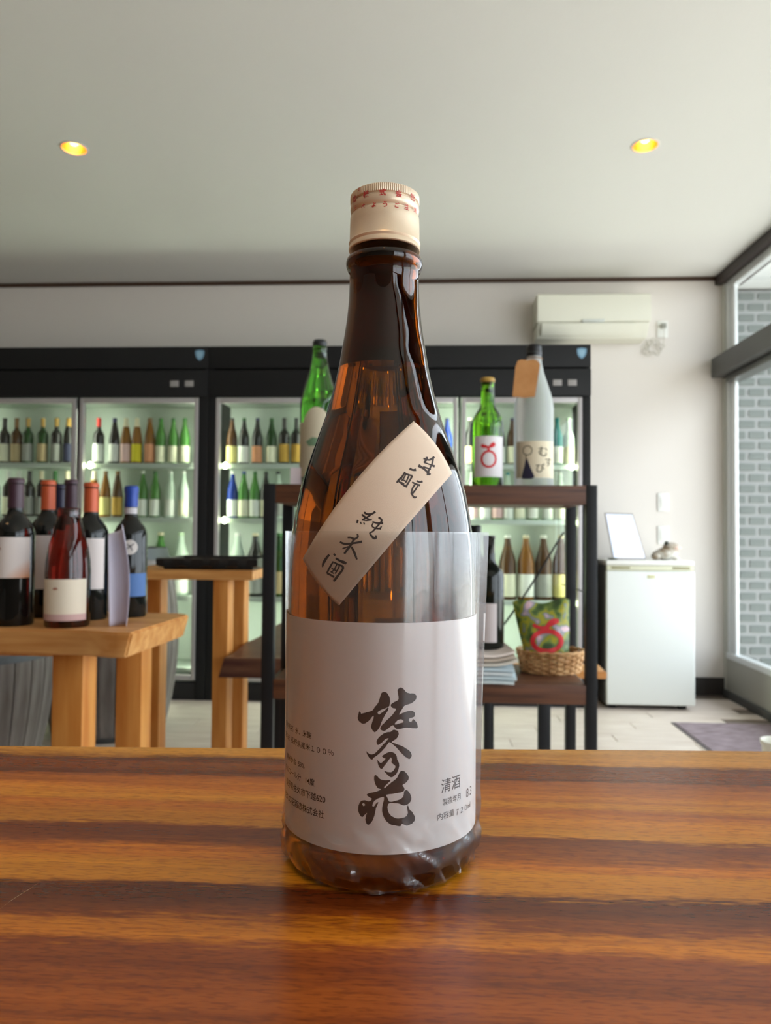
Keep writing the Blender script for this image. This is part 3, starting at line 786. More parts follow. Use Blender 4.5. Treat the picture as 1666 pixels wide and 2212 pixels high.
def fridge(px0, px1, doors, label):
    x0, x1 = xf(px0), xf(px1)
    t = thing('display_fridge', label, 'refrigerator', ((x0 + x1) / 2, YF, 0), 'glass door drinks refrigerators')
    D1 = YW - .015
    obj('side_panel', box_bm(x0, x0 + .03, YF, D1, 0, ZH, .003), black_cab, t)
    obj('side_panel', box_bm(x1 - .03, x1, YF, D1, 0, ZH, .003), black_cab, t)
    obj('header', box_bm(x0, x1, YF - .012, YF + .1, ZG + .006, ZH, .004), black_cab, t)
    hp = obj('header', box_bm(x0, x1, YF - .02, YF + .1, ZD + .004, ZG - .006, .004), black_cab, t)
    obj('top_panel', box_bm(x0, x1, YF + .08, D1, ZD + .02, ZH - .004), black_cab, t)
    obj('base', box_bm(x0, x1, YF + .0, D1, 0, ZB - .015, .003), mat('black_base', (22, 21, 22), .6), t)
    obj('liner', box_bm(x0 + .03, x1 - .03, D1 - .02, D1, ZB, ZD + .02), interior, t)
    obj('liner_floor', box_bm(x0 + .03, x1 - .03, YF + .03, D1 - .02, ZB - .014, ZB + .02), interior, t)
    obj('liner_ceiling', box_bm(x0 + .03, x1 - .03, YF + .03, D1 - .02, ZD + .0, ZD + .02), interior, t)
    for i, (a_, b_) in enumerate(doors):
        xa, xb = xf(a_), xf(b_)
        wl, wh = .024, .030
        bm = bmesh.new()
        d = obj('door', box_bm(xa, xa + wl, YF - .012, YF + .025, ZB, ZD - .004, .003), frame_m, t)
        obj('frame_bar', box_bm(xb - wl, xb, YF - .012, YF + .025, ZB, ZD - .004, .003), frame_m, d)
        obj('frame_bar', box_bm(xa + wl, xb - wl, YF - .012, YF + .025, ZD - .004 - wh, ZD - .004, .003), frame_m, d)
        obj('frame_bar', box_bm(xa + wl, xb - wl, YF - .012, YF + .025, ZB, ZB + wh, .003), frame_m, d)
        bm = bmesh.new()
        bm.faces.new([bm.verts.new(p) for p in ((xa + wl, YF + .004, ZB + wh), (xb - wl, YF + .004, ZB + wh), (xb - wl, YF + .004, ZD - .004 - wh), (xa + wl, YF + .004, ZD - .004 - wh))])
        obj('glass_pane', bm, door_glass, d, 0)
        for s in SH[:4]:
            q = obj('shelf', box_bm(xa + .012, xb - .012, YF + .06, D1 - .03, s - .006, s, .001), shelf_m, t)
            obj('price_rail', box_bm(xa + .012, xb - .012, YF + .045, YF + .06, s - .026, s + .004, .002), shelf_m, q)
            if s is not SH[3]:
                obj('lamp_end', lathe_bm([(0, -.02), (.009, -.016), (.0105, 0), (.009, .016), (0, .02)], 12, (xb - .05 if a_ > 900 else xa + .05), YF + .034), end_m, q).location.z += s - .01 
        kk = (YF + .05) / YF
        for xs in ((xa + .012) * kk, (xb - .012) * kk)[(1 if b_ == 163 else 0):(0 if b_ == 163 else 2)]:
            obj('light_tube', lathe_bm([(0, ZB + .06), (.008, ZB + .065), (.008, ZD - .06), (0, ZD - .055)], 10, xs, YF + .05), tube_m, t)
        if i: 
            xm = (xf(doors[i - 1][1]) + xa) / 2
            obj('door_post', box_bm(xm - .008, xm + .008, YF + .0, YF + .03, ZB, ZD, .002), black_cab, t)
    # wide posts between units
    for e0_, e1_ in ((x0, xf(doors[0][0])), (xf(doors[-1][1]), x1)):
        obj('corner_post', box_bm(e0_, e1_, YF - .005, YF + .03, 0, ZD + .005, .003), black_cab, t)
    # shield badge and the two small stickers
    sx, sy = xf(px1 - 20), zf(765); s_ = .027
    pts = [(-1, .9), (-.5, 1.0), (0, 1.1), (.5, 1.0), (1, .9), (1.02, .1), (.8, -.6), (.4, -1.1), (0, -1.35), (-.4, -1.1), (-.8, -.6), (-1.02, .1)]
    bm = bmesh.new(); f_ = [bm.verts.new((sx + a_ * s_, YF - .0145, sy + b_ * s_)) for a_, b_ in pts]; bk = [bm.verts.new((sx + a_ * s_, YF - .011, sy + b_ * s_)) for a_, b_ in pts]
    bm.faces.new(f_); 
    for k in range(12): bm.faces.new((f_[k], f_[(k + 1) % 12], bk[(k + 1) % 12], bk[k]))
    badge = obj('shield_badge', bm, shield_m, t, 0)
    bm = bmesh.new(); f_ = [bm.verts.new((sx + a_ * s_ * .62, YF - .0152, sy + b_ * s_ * .62)) for a_, b_ in pts]; bm.faces.new(f_)
    obj('badge_field', bm, mat('pale_shield', (140, 176, 198), .4), badge, 0)
    for dx in (-73, -41):
        c_ = xf(px1 + dx); zc_ = zf(829)
        obj('sticker', box_bm(c_ - .026, c_ + .026, YF - .0225, YF - .019, zc_ - .018, zc_ + .018, .001), mat('grey_sticker', (150, 146, 144), .6), hp)
    return t
fridge(-375, 449.5, [(-352, -97), (-92, 163), (172, 428)], 'wide black glass door fridge at the left, shield badge at its upper right')
fridge(450.5, 1276, [(466, 722), (731, 988), (997, 1257)], 'wide black glass door fridge in the middle, its right end under the air conditioner')

# bottles inside: (px centre, shape, glass, label, cap)
GL = {'black': mat('dark_bottle_glass', (24, 26, 24), .12), 'green': mat('green_bottle_glass', (88, 150, 70), .1, trans=.45, ior=1.3), 'deep green': mat('deep_green_glass', (34, 74, 34), .1, trans=.2, ior=1.3),
      'amber': mat('amber_bottle_glass', (150, 100, 40), .12, trans=.35, ior=1.3), 'brown': mat('brown_bottle_glass', (84, 58, 34), .12, trans=.2, ior=1.3), 'frosted': mat('frosted_glass', (206, 226, 208), .35, trans=.3, ior=1.3),
      'blue': mat('blue_bottle_glass', (34, 60, 140), .15, trans=.2, ior=1.3), 'teal': mat('teal_bottle_glass', (60, 150, 150), .15, trans=.4, ior=1.3)}
LB = {k: mat(k.replace(' ', '_') + '_label', c, .7) for k, c in {'cream': (228, 228, 200), 'white': (232, 236, 226), 'yellow': (222, 208, 40), 'pink': (226, 190, 186), 'orange': (214, 150, 110), 'tan': (180, 160, 120),
      'grey': (150, 152, 146), 'navy': (36, 40, 66), 'pale yellow': (226, 216, 140), 'gold': (190, 150, 60)}.items()}
CP = {k: mat(k.replace(' ', '_') + '_closure', c, .4) for k, c in {'red': (206, 52, 44), 'navy': (36, 40, 84), 'cream': (220, 212, 180), 'brown': (120, 84, 40), 'green': (40, 96, 44), 'black': (28, 28, 30), 'gold': (176, 140, 66),
      'white': (232, 236, 226), 'pale green': (190, 216, 180), 'teal': (50, 130, 130), 'blue': (30, 56, 140)}.items()}
ORD = ['first', 'second', 'third', 'fourth', 'fifth', 'sixth', 'seventh', 'eighth', 'ninth', 'tenth', 'eleventh']
DOOR = {1: 'leftmost', 2: 'second', 3: 'third', 4: 'fourth', 5: 'rightmost'}
SHN = {0: 'top', 1: 'second', 2: 'third'}
ROWS = {
 (1, 0): [(-70, 'wine', 'black', 'tan', 'gold'), (-46, 'wine', 'black', 'white', 'black'), (-22, 'wine', 'black', 'cream', 'black'), (3, 'wine', 'black', 'cream', 'black'), (29, 'wine', 'brown', 'tan', 'brown'), (54, 'wine', 'deep green', 'grey', 'gold'), (86, 'wine', 'deep green', 'tan', 'gold'), (116, 'wine', 'black', 'grey', 'gold'), (142, 'slope', 'black', 'navy', 'gold')],
 (1, 1): [(-60, 'wine', 'black', 'white', 'black'), (-20, 'wine', 'black', 'white', 'black'), (10, 'wine', 'black', 'cream', 'white'), (33, 'wine', 'black', 'white', 'white'), (56, 'wine', 'black', 'grey', 'black'), (82, 'wine', 'black', 'grey', 'cream'), (112, 'wine', 'deep green', 'cream', 'green'), (138, 'wine', 'black', 'white', 'cream')],
 (2, 0): [(208, 'wine', 'black', 'white', 'red'), (242, 'slope', 'black', 'white', 'navy'), (267, 'slope', 'amber', 'pink', 'cream'), (291, 'slope', 'amber', 'yellow', 'cream'), (319, 'slope', 'amber', 'orange', 'brown'), (343, 'sake', 'green', 'cream', 'green'), (370, 'sake', 'green', 'cream', 'green'), (395, 'sake', 'green', 'cream', 'green')],
 (2, 1): [(197, 'slope', 'amber', 'pale yellow', 'cream'), (222, 'slope', 'amber', 'pale yellow', 'brown'), (248, 'slope', 'brown', 'gold', 'brown'), (303, 'sake', 'green', 'white', 'white'), (330, 'sake', 'green', 'white', 'green'), (363, 'sake', 'frosted', 'white', 'white'), (392, 'sake', 'frosted', 'cream', 'white')],
 (2, 2): [(248, 'sake', 'green', 'cream', 'cream'), (298, 'sake', 'frosted', 'white', 'pale green'), (344, 'sake', 'green', 'pale yellow', 'cream'), (388, 'sake', 'frosted', 'white', 'pale green')],
 (3, 0): [(498, 'sake', 'brown', 'pale yellow', 'black'), (524, 'sake', 'black', 'white', 'green'), (553, 'sake', 'black', 'orange', 'navy'), (584, 'sake', 'deep green', 'cream', 'green'), (612, 'wine', 'black', 'gold', 'black'), (638, 'wine', 'black', 'gold', 'black'), (668, 'wine', 'black', 'grey', 'black'), (695, 'sake', 'black', 'tan', 'navy')],
 (3, 1): [(499, 'sake', 'blue', 'white', 'white'), (523, 'sake', 'green', 'cream', 'blue'), (547, 'sake', 'green', 'white', 'green'), (571, 'sake', 'black', 'cream', 'black'), (598, 'sake', 'frosted', 'grey', 'black'), (660, 'sake', 'blue', 'white', 'blue'), (690, 'sake', 'green', 'cream', 'white')],
 (3, 2): [(512, 'sake', 'frosted', 'white', 'white'), (550, 'sake', 'black', 'grey', 'cream'), (602, 'sake', 'deep green', 'tan', 'green'), (655, 'sake', 'black', 'cream', 'black')],
 (4, 0): [(755, 'sake', 'green', 'cream', 'green'), (785, 'sake', 'black', 'white', 'black'), (815, 'sake', 'brown', 'cream', 'brown'), (850, 'sake', 'green', 'white', 'green'), (885, 'sake', 'frosted', 'white', 'white'), (918, 'sake', 'brown', 'cream', 'cream'), (966, 'sake', 'blue', 'navy', 'navy')],
 (4, 1): [(760, 'sake', 'green', 'cream', 'green'), (800, 'sake', 'frosted', 'white', 'white'), (840, 'sake', 'brown', 'cream', 'brown'), (880, 'sake', 'green', 'white', 'white'), (925, 'sake', 'frosted', 'cream', 'cream'), (962, 'sake', 'frosted', 'pink', 'white')],
 (4, 2): [(770, 'sake', 'brown', 'cream', 'white'), (820, 'sake', 'frosted', 'white', 'white'), (870, 'sake', 'green', 'cream', 'green'), (920, 'sake', 'frosted', 'cream', 'white'), (962, 'sake', 'brown', 'white', 'white')],
 (5, 0): [(1016, 'sake', 'black', 'pale yellow', 'cream'), (1052, 'sake', 'green', 'white', 'green'), (1080, 'sake', 'black', 'white', 'blue'), (1108, 'sake', 'brown', 'cream', 'navy'), (1142, 'sake', 'frosted', 'white', 'white'), (1172, 'sake', 'green', 'cream', 'green'), (1206, 'sake', 'teal', 'white', 'teal'), (1231, 'stout', 'frosted', 'cream', 'pale green')],
 (5, 1): [(1022, 'sake', 'frosted', 'pink', 'white'), (1048, 'sake', 'frosted', 'white', 'white'), (1074, 'sake', 'green', 'pink', 'green'), (1098, 'sake', 'frosted', 'white', 'teal'), (1124, 'sake', 'frosted', 'cream', 'white'), (1152, 'sake', 'green', 'white', 'green'), (1184, 'sake', 'frosted', 'white', 'white'), (1212, 'sake', 'frosted', 'cream', 'white')],
 (5, 2): [(1055, 'sake', 'frosted', 'grey', 'white'), (1098, 'sake', 'brown', 'cream', 'white'), (1138, 'sake', 'amber', 'white', 'cream'), (1176, 'sake', 'brown', 'grey', 'white'), (1214, 'sake', 'brown', 'pale yellow', 'cream')]}
for (dn, sn), items in ROWS.items():
    big = sn == 2
    for i, (px, sh, gk, lk, ck) in enumerate(items):
        Y = 4.56 if not big else 4.60
        x = at(px, 1000 if sn == 0 else 1150, Y - .03).x
        R, H = (.0335, .292) if not big else (.052, .392)
        lz = (.06, .44) if sh in ('wine', 'slope') else (.05, .40)
        nk = (.58, .70, LB['cream']) if False else None
        bottle('sake_bottle' if sh == 'sake' else 'wine_bottle' if sh == 'wine' else 'liqueur_bottle',
               f'{gk} bottle, {lk} label, {ck} cap, {ORD[i]} on {SHN[sn]} shelf, {DOOR[dn]} fridge door',
               (x, Y, SH[sn] + .0005), sh, R, H, GL[gk], LB[lk], CP[ck], lz, f'bottles on the {SHN[sn]} shelf of the {DOOR[dn]} fridge door', seg=20, ang=1.35,
               cap0=.82 if ck in ('red', 'cream', 'gold') and sh != 'sake' else None)

# ================================================================== AIR CONDITIONER, OUTLET, SWITCHES
ac = thing('air_conditioner', 'cream white wall air conditioner high on the rear wall above the fridges', 'air conditioner', at(1285, 680, YW - .1))
YA = YW - .215
xa, xb = at(1161, 680, YA).x, at(1407, 680, YA).x
zt_, zm, zb_ = at(1285, 632, YA).z, at(1285, 694, YA).z, at(1285, 729, YA + .05).z
prof_ = [(YW - .002, zt_), (YA + .02, zt_), (YA, zt_ - .012), (YA - .004, (zt_ + zm) / 2), (YA, zm + .004)]
def side_prism(pts, x0, x1, m, name, parent, bev=.003):
    bm = bmesh.new(); a_ = [bm.verts.new((x0, y_, z_)) for y_, z_ in pts]; b_ = [bm.verts.new((x1, y_, z_)) for y_, z_ in pts]
    bm.faces.new(a_); bm.faces.new(b_[::-1]); n_ = len(pts)
    for i in range(n_): bm.faces.new((a_[i], a_[(i + 1) % n_], b_[(i + 1) % n_], b_[i]))
    bmesh.ops.recalc_face_normals(bm, faces=bm.faces)
    if bev: bmesh.ops.bevel(bm, geom=list(bm.edges), offset=bev, segments=2, affect='EDGES')
    return obj(name, bm, m, parent, 35)
side_prism([(YW - .002, zt_), (YA + .02, zt_), (YA, zt_ - .012), (YA - .004, zm + .03), (YA + .004, zm), (YW - .002, zm)], xa, xb, cream_plastic, 'casing', ac)
side_prism([(YW - .002, zm - .002), (YA + .010, zm - .002), (YA + .030, zm - .03), (YA + .075, zb_), (YW - .002, zb_)], xa + .006, xb - .006, cream_plastic, 'louvre_section', ac)
side_prism([(YA + .006, zm - .006), (YA + .004, zm - .012), (YA + .034, zb_ + .02), (YA + .044, zb_ + .012), (YA + .05, zb_ + .02)], xa + .03, xb - .09, cream_plastic, 'flap', ac, .001)
obj('display_panel', box_bm(at(1258, 690, YA).x, at(1306, 690, YA).x, YA - .006, YA + .01, zm - .004, zm + .013, .002), mat('pale_display', (204, 208, 202), .3), ac)
po_ = at(1431, 712, YW)
ou = thing('power_outlet', 'white wall power outlet with plug right of the air conditioner', 'power outlet', po_)
obj('plate', box_bm(po_.x - .034, po_.x + .034, YW - .009, YW - .001, po_.z - .055, po_.z + .055, .003), white_plastic, ou)
obj('plug', box_bm(po_.x - .016, po_.x + .016, YW - .036, YW - .009, po_.z + .004, po_.z + .034, .004), mat('grey_plug', (150, 150, 140), .5), ou)
pts = [(po_.x, YW - .03, po_.z + .006), (po_.x + .004, YW - .024, po_.z - .05), (po_.x - .004, YW - .02, po_.z - .12)]
cx_, cz_ = at(1411, 752, YW - .02).x, at(1411, 752, YW - .02).z
for k in range(34):
    a_ = -.3 + k * .52; rr = .044 + .022 * math.sin(k * 1.7)
    pts.append((cx_ + rr * math.cos(a_) * (1 + .2 * math.sin(k)), YW - .018 - .008 * math.sin(k * .9), cz_ + rr * 1.0 * math.sin(a_)))
pts += [(at(1392, 732, YW - .02).x, YW - .03, at(1392, 729, YW).z), ]
obj('power_cord', tube_bm(smooth(pts, 4), .0019, 6), mat('cord_grey', (186, 182, 168), .6), ou, label='coiled pale cord')
for y_, nm in ((1085, 'white wall switch plate, the upper of two above the small white fridge'), (1156, 'white wall switch plate, the lower of two, just above the figurine')):
    p = at(1433, y_, YW)
    t = thing('wall_switch', nm, 'light switch', p, 'wall switches above the small fridge')
    obj('plate', box_bm(p.x - .036, p.x + .036, YW - .008, YW - .001, p.z - .059, p.z + .059, .003), white_plastic, t)
    obj('rocker', box_bm(p.x - .02, p.x + .02, YW - .012, YW - .008, p.z - .034, p.z + .034, .002), white_plastic, t)

# ================================================================== SMALL WHITE FRIDGE + things on it
YM = 4.40
x0, x1 = at(1311, 1350, YM).x, at(1502, 1350, YM).x
ztm = at(1400, 1211, YM).z
mf = thing('mini_fridge', 'small white single door fridge standing against the wall at the right', 'refrigerator', ((x0 + x1) / 2, YM, 0))
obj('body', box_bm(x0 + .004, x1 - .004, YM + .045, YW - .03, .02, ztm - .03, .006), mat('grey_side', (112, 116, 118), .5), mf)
obj('top', box_bm(x0, x1, YM + .006, YW - .03, ztm - .028, ztm, .006), white_plastic, mf)
dr = obj('door', box_bm(x0, x1, YM, YM + .042, .03, ztm - .062, .008, 3), mat('white_enamel', (222, 226, 222), .35), mf)
obj('handle_strip', box_bm(x0 + .004, x1 - .004, YM + .008, YM + .042, ztm - .060, ztm - .030, .003), mat('ivory_strip', (208, 208, 182), .5), mf)
for a_, b_ in ((1322, 1362), (1455, 1492)):
    obj('grip_slot', box_bm(at(a_, 1222, YM).x, at(b_, 1222, YM).x, YM + .004, YM + .012, ztm - .048, ztm - .038, .002), mat('slot_dark', (130, 122, 84), .6), mf)
obj('badge', box_bm(at(1399, 1246, YM).x, at(1415, 1246, YM).x, YM - .002, YM + .004, at(1407, 1249, YM).z, at(1407, 1243, YM).z, .001), mat('gold_badge', (196, 192, 140), .4), dr)
for xx in (x0 + .05, x1 - .05):
    for yy_ in (YM + .08, YW - .1): obj('foot', box_bm(xx - .02, xx + .02, yy_ - .02, yy_ + .02, 0, .03, .003), rubber, mf)
# tablet leaning
tb_ = thing('tablet', 'pale glowing tablet screen leaning upright on the small white fridge', 'tablet', at(1350, 1200, 4.55))
c = [at(1325, 1200, 4.50), at(1397, 1200, 4.50), at(1367, 1109, 4.60), at(1306, 1107, 4.60)]
for p in c[:2]: p.z = ztm + .001
def plate4(cn, th_, inset=0, lift=0):
    cen = sum(cn, Vector()) / 4; n_ = (cn[1] - cn[0]).cross(cn[3] - cn[0]).normalized()
    q = [p + (cen - p) * inset + n_ * lift for p in cn]
    bm = bmesh.new(); f_ = [bm.verts.new(p) for p in q]; b_ = [bm.verts.new(p - n_ * th_) for p in q]
    bm.faces.new(f_); bm.faces.new(b_[::-1])
    for i in range(4): bm.faces.new((f_[i], b_[i], b_[(i + 1) % 4], f_[(i + 1) % 4]))
    bmesh.ops.recalc_face_normals(bm, faces=bm.faces); return bm
obj('frame', plate4(c, .008), mat('tablet_grey', (170, 166, 162), .4, .3), tb_)
scr = vary(mat('tablet_screen', (228, 234, 250), .1), (214, 232, 252), (240, 232, 248), 7)
b_ = scr.node_tree.nodes['Principled BSDF']; b_.inputs['Emission Color'].default_value = (.66, .80, 1, 1); b_.inputs['Emission Strength'].default_value = .42
obj('screen', plate4(c, .002, .075, .0025), scr, tb_)
# animal figurine
fc = at(1437, 1200, 4.55); fc.z = ztm
fg = thing('animal_figurine', 'small mottled grey animal figurine with a black eye on the small white fridge', 'figurine', fc)
skin = vary(mat('mottled_grey', (190, 186, 176), .6), (140, 122, 98), (214, 212, 204), 18)
bm = bmesh.new(); bmesh.ops.create_uvsphere(bm, u_segments=28, v_segments=18, radius=1)
for v in bm.verts:
    x_, y_, z_ = v.co
    z2 = z_ * .5 + .5; wx = .078 * (1 - .35 * max(0, z_)); 
    v.co = Vector((x_ * wx + (.012 if z_ > 0 else 0) * z_, y_ * .05 * (1 - .25 * max(0, z_)), z2 * .085 * (1 + .1 * x_)))
bmesh.ops.translate(bm, verts=bm.verts, vec=fc); obj('body', bm, skin, fg, 60)
def ball(cn, rx, ry, rz, m, name, par):
    bm = bmesh.new(); bmesh.ops.create_uvsphere(bm, u_segments=20, v_segments=12, radius=1)
    for v in bm.verts: v.co = Vector((v.co.x * rx, v.co.y * ry, v.co.z * rz)) + cn
    return obj(name, bm, m, par, 60)
ball(fc + Vector((.03, -.012, .082)), .046, .032, .026, skin, 'head', fg)
ball(fc + Vector((.058, -.015, .074)), .034, .028, .013, mat('pink_muzzle', (216, 190, 176), .6), 'muzzle', fg)
ball(fc + Vector((-.002, -.034, .102)), .014, .010, .013, mat('eye_black', (40, 44, 34), .2), 'eye', fg)
ball(fc + Vector((-.06, -.02, .022)), .028, .03, .022, skin, 'hind_leg', fg)
ball(fc + Vector((.052, -.03, .010)), .024, .016, .010, skin, 'foot', fg)
p = at(1324, 1205, 4.47); p.z = ztm
tag(ball(p + Vector((0, 0, .0065)), .032, .02, .006, mat('dark_olive', (80, 84, 66), .5), 'small_dish', None), 'small dark flat dish at the left corner of the white fridge top', 'dish')

# ================================================================== DOOR MAT and white rim at the right
m0, m1 = atz(1457, 1563, 0), atz(1540, 1618, 0)
slopeX = (m1.x - m0.x)
matm = vary(mat('mat_purple_grey', (134, 120, 128), .95, bump=(300, .6)), (122, 108, 114), (158, 142, 150), 6, (2, 8, 1))
md_ = thing('door_mat', 'dark purple grey doormat on the pale floor by the window', 'doormat', (m0.x + .5, m0.y - .4, 0))
obj('pile', prism_bm([(m0.x, m0.y), (XR - .06, m0.y), (XR - .06, m0.y - 1.2), (m0.x - .0, m0.y - 1.2)], .0008, .008, .002), matm, md_)
obj('rubber_edge', prism_bm([(m0.x - .015, m0.y + .015), (XR - .045, m0.y + .015), (XR - .045, m0.y - 1.215), (m0.x - .015, m0.y - 1.215)], .0006, .004, .001), mat('mat_edge', (104, 96, 100), .8), md_)
pc = at(1685, 1600, 2.6)
wb = thing('white_bucket', 'white round container rim just showing at the right picture edge', 'container', (pc.x, 2.6, 0))
hb = pc.z
obj('shell', lathe_bm([(0, .002), (.05, .002), (.052, .01), (.055, hb - .02), (.060, hb - .01), (.060, hb), (.055, hb), (.051, .012), (0, .01)], 40, pc.x, 2.6), mat('white_pot', (224, 222, 210), .4), wb)

# ================================================================== DISPLAY RACK
YR0, YR1 = 1.90, 2.19
rk = thing('display_rack', 'black steel rack with two walnut shelves standing behind the tall sake bottle', 'rack', (at(930, 1100, YR0).x, 2.05, 0))
zr = at(900, 1046, YR0).z; zr_b = at(900, 1088, YR0).z
zl = at(900, 1474, YR0).z; zl_b = at(900, 1516, YR0).z
xA0, xA1 = at(566, 1300, YR0).x, at(592, 1300, YR0).x
xB0, xB1 = at(1267, 1300, YR0).x, at(1291, 1300, YR0).x
for y0, y1 in ((YR0, YR0 + .028), (YR1 - .028, YR1)):
    for a_, b_ in ((xA0, xA1), (xB0, xB1)):
        obj('post', box_bm(a_, b_, y0, y1, 0, zr + .0, .0015), black_met, rk)
obj('shelf_board', box_bm(xA1, xB0, YR0 + .001, YR1 - .001, zr_b, zr - .001, .002), rack_wood, rk)
obj('shelf_board', box_bm(xA1, xB0, YR0 + .001, YR1 - .001, zl_b, zl, .002), rack_wood, rk)
for a_, b_ in ((xA0 + .004, xA1 - .004), (xB0 + .004, xB1 - .004)):
    obj('side_rail', box_bm(a_, b_, YR0 + .028, YR1 - .028, zr - .03, zr - .004, .001), black_met, rk)
    obj('side_rail', box_bm(a_, b_, YR0 + .028, YR1 - .028, zl_b, zl_b + .03, .001), black_met, rk)
yb_ = YR1 - .006
pa = [at(1218, 1150, yb_), at(1190, 1195, yb_), at(1160, 1245, yb_), at(1125, 1298, yb_), at(1100, 1334, yb_), at(1070, 1375, yb_), at(1040, 1420, yb_)]
obj('brace', tube_bm(smooth([tuple(p) for p in pa], 4), .0028, 8), black_met, rk)
pa = [at(1214, 1262, yb_ + .03), at(1245, 1272, YR1), at(1268, 1281, YR0 + .2)]
obj('brace', tube_bm([tuple(p) for p in pa], .002, 6), black_met, rk)
# bottles on its top board
ZTb = zr - .0005
gr = glass('clear_green_glass', (.42, .80, .30), .02, 1.25)
Yb = 2.03
p = at(688, 1045, Yb)
b1 = bottle('sake_bottle', 'large green sake bottle with arched cream label, left on the rack top', (p.x, Yb, ZTb), 'sake', .052, at(688, 738, Yb).z - ZTb, glass('bottle_green', (.30, .58, .18), .03, 1.35),
            LB['tan'] if False else mat('arched_cream', (196, 186, 160), .7), CP['black'], (.06, .43), 'bottles on the rack top', 48, cap0=.965)
# arch on top of its label, and green leaf band
R_ = .052; H_ = at(688, 738, Yb).z - ZTb
arch = [(-.040 + .08 * k / 20, .43 * H_ + .040 * math.sin(PI * k / 20) ** .7) for k in range(21)] 
bm = wrap_on(fill_bm([[(-.040, .42 * H_)] + arch + [(.040, .42 * H_)]], .006), R_, 0, .0011)
for v in bm.verts:                                    # follow the shoulder inward
    rr = prof_r('sake', v.co.z / H_) * R_ + .0012; q = math.hypot(v.co.x, v.co.y); v.co.x *= rr / q; v.co.y *= rr / q
obj('label_arch', bm, MATS['arched_cream'], b1, 0, local=True)
bm = wrap_on(fill_bm([[(-.03, .12), (-.01, .132), (.03, .125), (.05, .135), (.05, .118), (.01, .108), (-.02, .108)]], .006), R_, 0, .0012)
obj('leaf_print', bm, mat('leaf_green', (110, 140, 110), .7), b1, 0, local=True)

# green bottle with a red bow ring
p = at(1053, 1045, 2.0); H2 = at(1053, 817, 1.99).z - ZTb
wl_ = mat('soft_white_label', (226, 222, 224), .7)
b2 = bottle('sake_bottle', 'green bottle with white label and red bow ring, on the rack top', (p.x, 2.0, ZTb), 'stout', .042, H2, glass('bright_green_glass', (.40, .68, .14), .03, 1.35), wl_, CP['gold'], (.085, .455), 'bottles on the rack top', 48, ang=1.1, rot=.05)
redp = mat('red_ribbon_print', (206, 42, 48), .6)
zc0 = .235 * H2
bows = [fill_bm(ring2d(-.002, 0, .0215, .0235, .0058), .006),
        fill_bm([ribbon_loop([(-.003, .0225, .007), (-.003, .028, .006), (-.004, .033, .006)])], .006),
        fill_bm([ribbon_loop([(-.002, .030, .004), (-.010, .033, .008), (-.017, .0345, .009), (-.021, .038, .008)])], .006),
        fill_bm([ribbon_loop([(-.003, .031, .004), (.003, .034, .009), (.009, .038, .012), (.014, .042, .008)])], .006)]
obj('red_ring_print', wrap_on(merge(bows), .042, zc0 + .003, .0012), redp, b2, 0, local=True)

# frosted big bottle with tag
p = at(1153, 1045, 2.04); H3 = at(1153, 748, 2.04).z - ZTb
fl = mat('cream_wide_label', (226, 214, 186), .7)
b3 = bottle('sake_bottle', 'tall frosted clear sake bottle with black cap and brown paper tag, on the rack top', (p.x, 2.04, ZTb), 'sake', .0535, H3, mat('frosted_clear', (238, 242, 240), .32, trans=.6, ior=1.15), fl, CP['black'], (.065, .315), 'bottles on the rack top', 48, ang=1.15, cap0=.925)
R3 = .0535; inkd = mat('navy_ink', (44, 42, 66), .6); inko = mat('olive_ink', (96, 88, 60), .6)
u = 2.04 / F
def l2(x_, y_): return ((x_ - 1153) * u, (1045 - y_) * u)
tri = [l2(1131, 985), l2(1134, 986), l2(1139, 1000), l2(1147, 1019), l2(1149, 1024), l2(1143, 1028), l2(1130, 1028), l2(1122, 1027), l2(1121, 1022), l2(1127, 1003)]
obj('skirt_print', wrap_on(fill_bm([tri], .006), R3, 0, .0012), inkd, b3, 0, local=True)
c_ = l2(1134, 968)
obj('ring_print', wrap_on(merge([fill_bm(ring2d(c_[0], c_[1], .0135, .0135, .0022), .006), fill_bm([ribbon_loop([(*l2(1132, 976), .004), (*l2(1131, 981), .002), (*l2(1132, 986), .003)])], .006)]), R3, 0, .0012), inko, b3, 0, local=True)
for s, cx2, cy2, h_ in (('む', 1167, 970, .026), ('す', 1181, 992, .023), ('び', 1161, 1005, .024)):
    bm, wd = text_bm(s, h_); cut_bm(bm, .005); q = l2(cx2, cy2)
    for v in bm.verts: v.co.x = v.co.x - wd / 2 + q[0]; v.co.y = v.co.y - h_ / 2 + q[1]
    obj('lettering', wrap_on(bm, R3, 0, .0012), mat('dark_ink', (70, 66, 48), .6), b3, 0, local=True)
# kraft tag on its neck
kr = vary(mat('kraft_tag', (186, 130, 76), .8), (172, 116, 64), (200, 146, 92), 14)
tg = [(1119, 779), (1127, 776), (1139, 778), (1152, 776), (1162, 779), (1167, 787), (1165, 800), (1160, 830), (1155, 858), (1132, 860), (1107, 857), (1111, 820), (1114, 792)]
Yt = 1.983
pts = [at(x_, y_, Yt) for x_, y_ in tg]
bm = bmesh.new()
for p_ in pts: p_.y = Yt + .02 * ((p_.z - pts[0].z) / .1) * 0.3 + .10 * abs(p_.x - b3.location.x) ** 1.2
f_ = [bm.verts.new(p_) for p_ in pts]; k_ = [bm.verts.new(p_ + Vector((0, .0012, 0))) for p_ in pts]
bm.faces.new(f_); bm.faces.new(k_[::-1]); n_ = len(pts)
for i in range(n_): bm.faces.new((f_[i], k_[i], k_[(i + 1) % n_], f_[(i + 1) % n_]))
bmesh.ops.recalc_face_normals(bm, faces=bm.faces)
POS[b3.name] = Vector(b3.location)
tgo = obj('paper_tag', bm, kr, b3, 30, label='brown kraft paper tag hung on the neck')
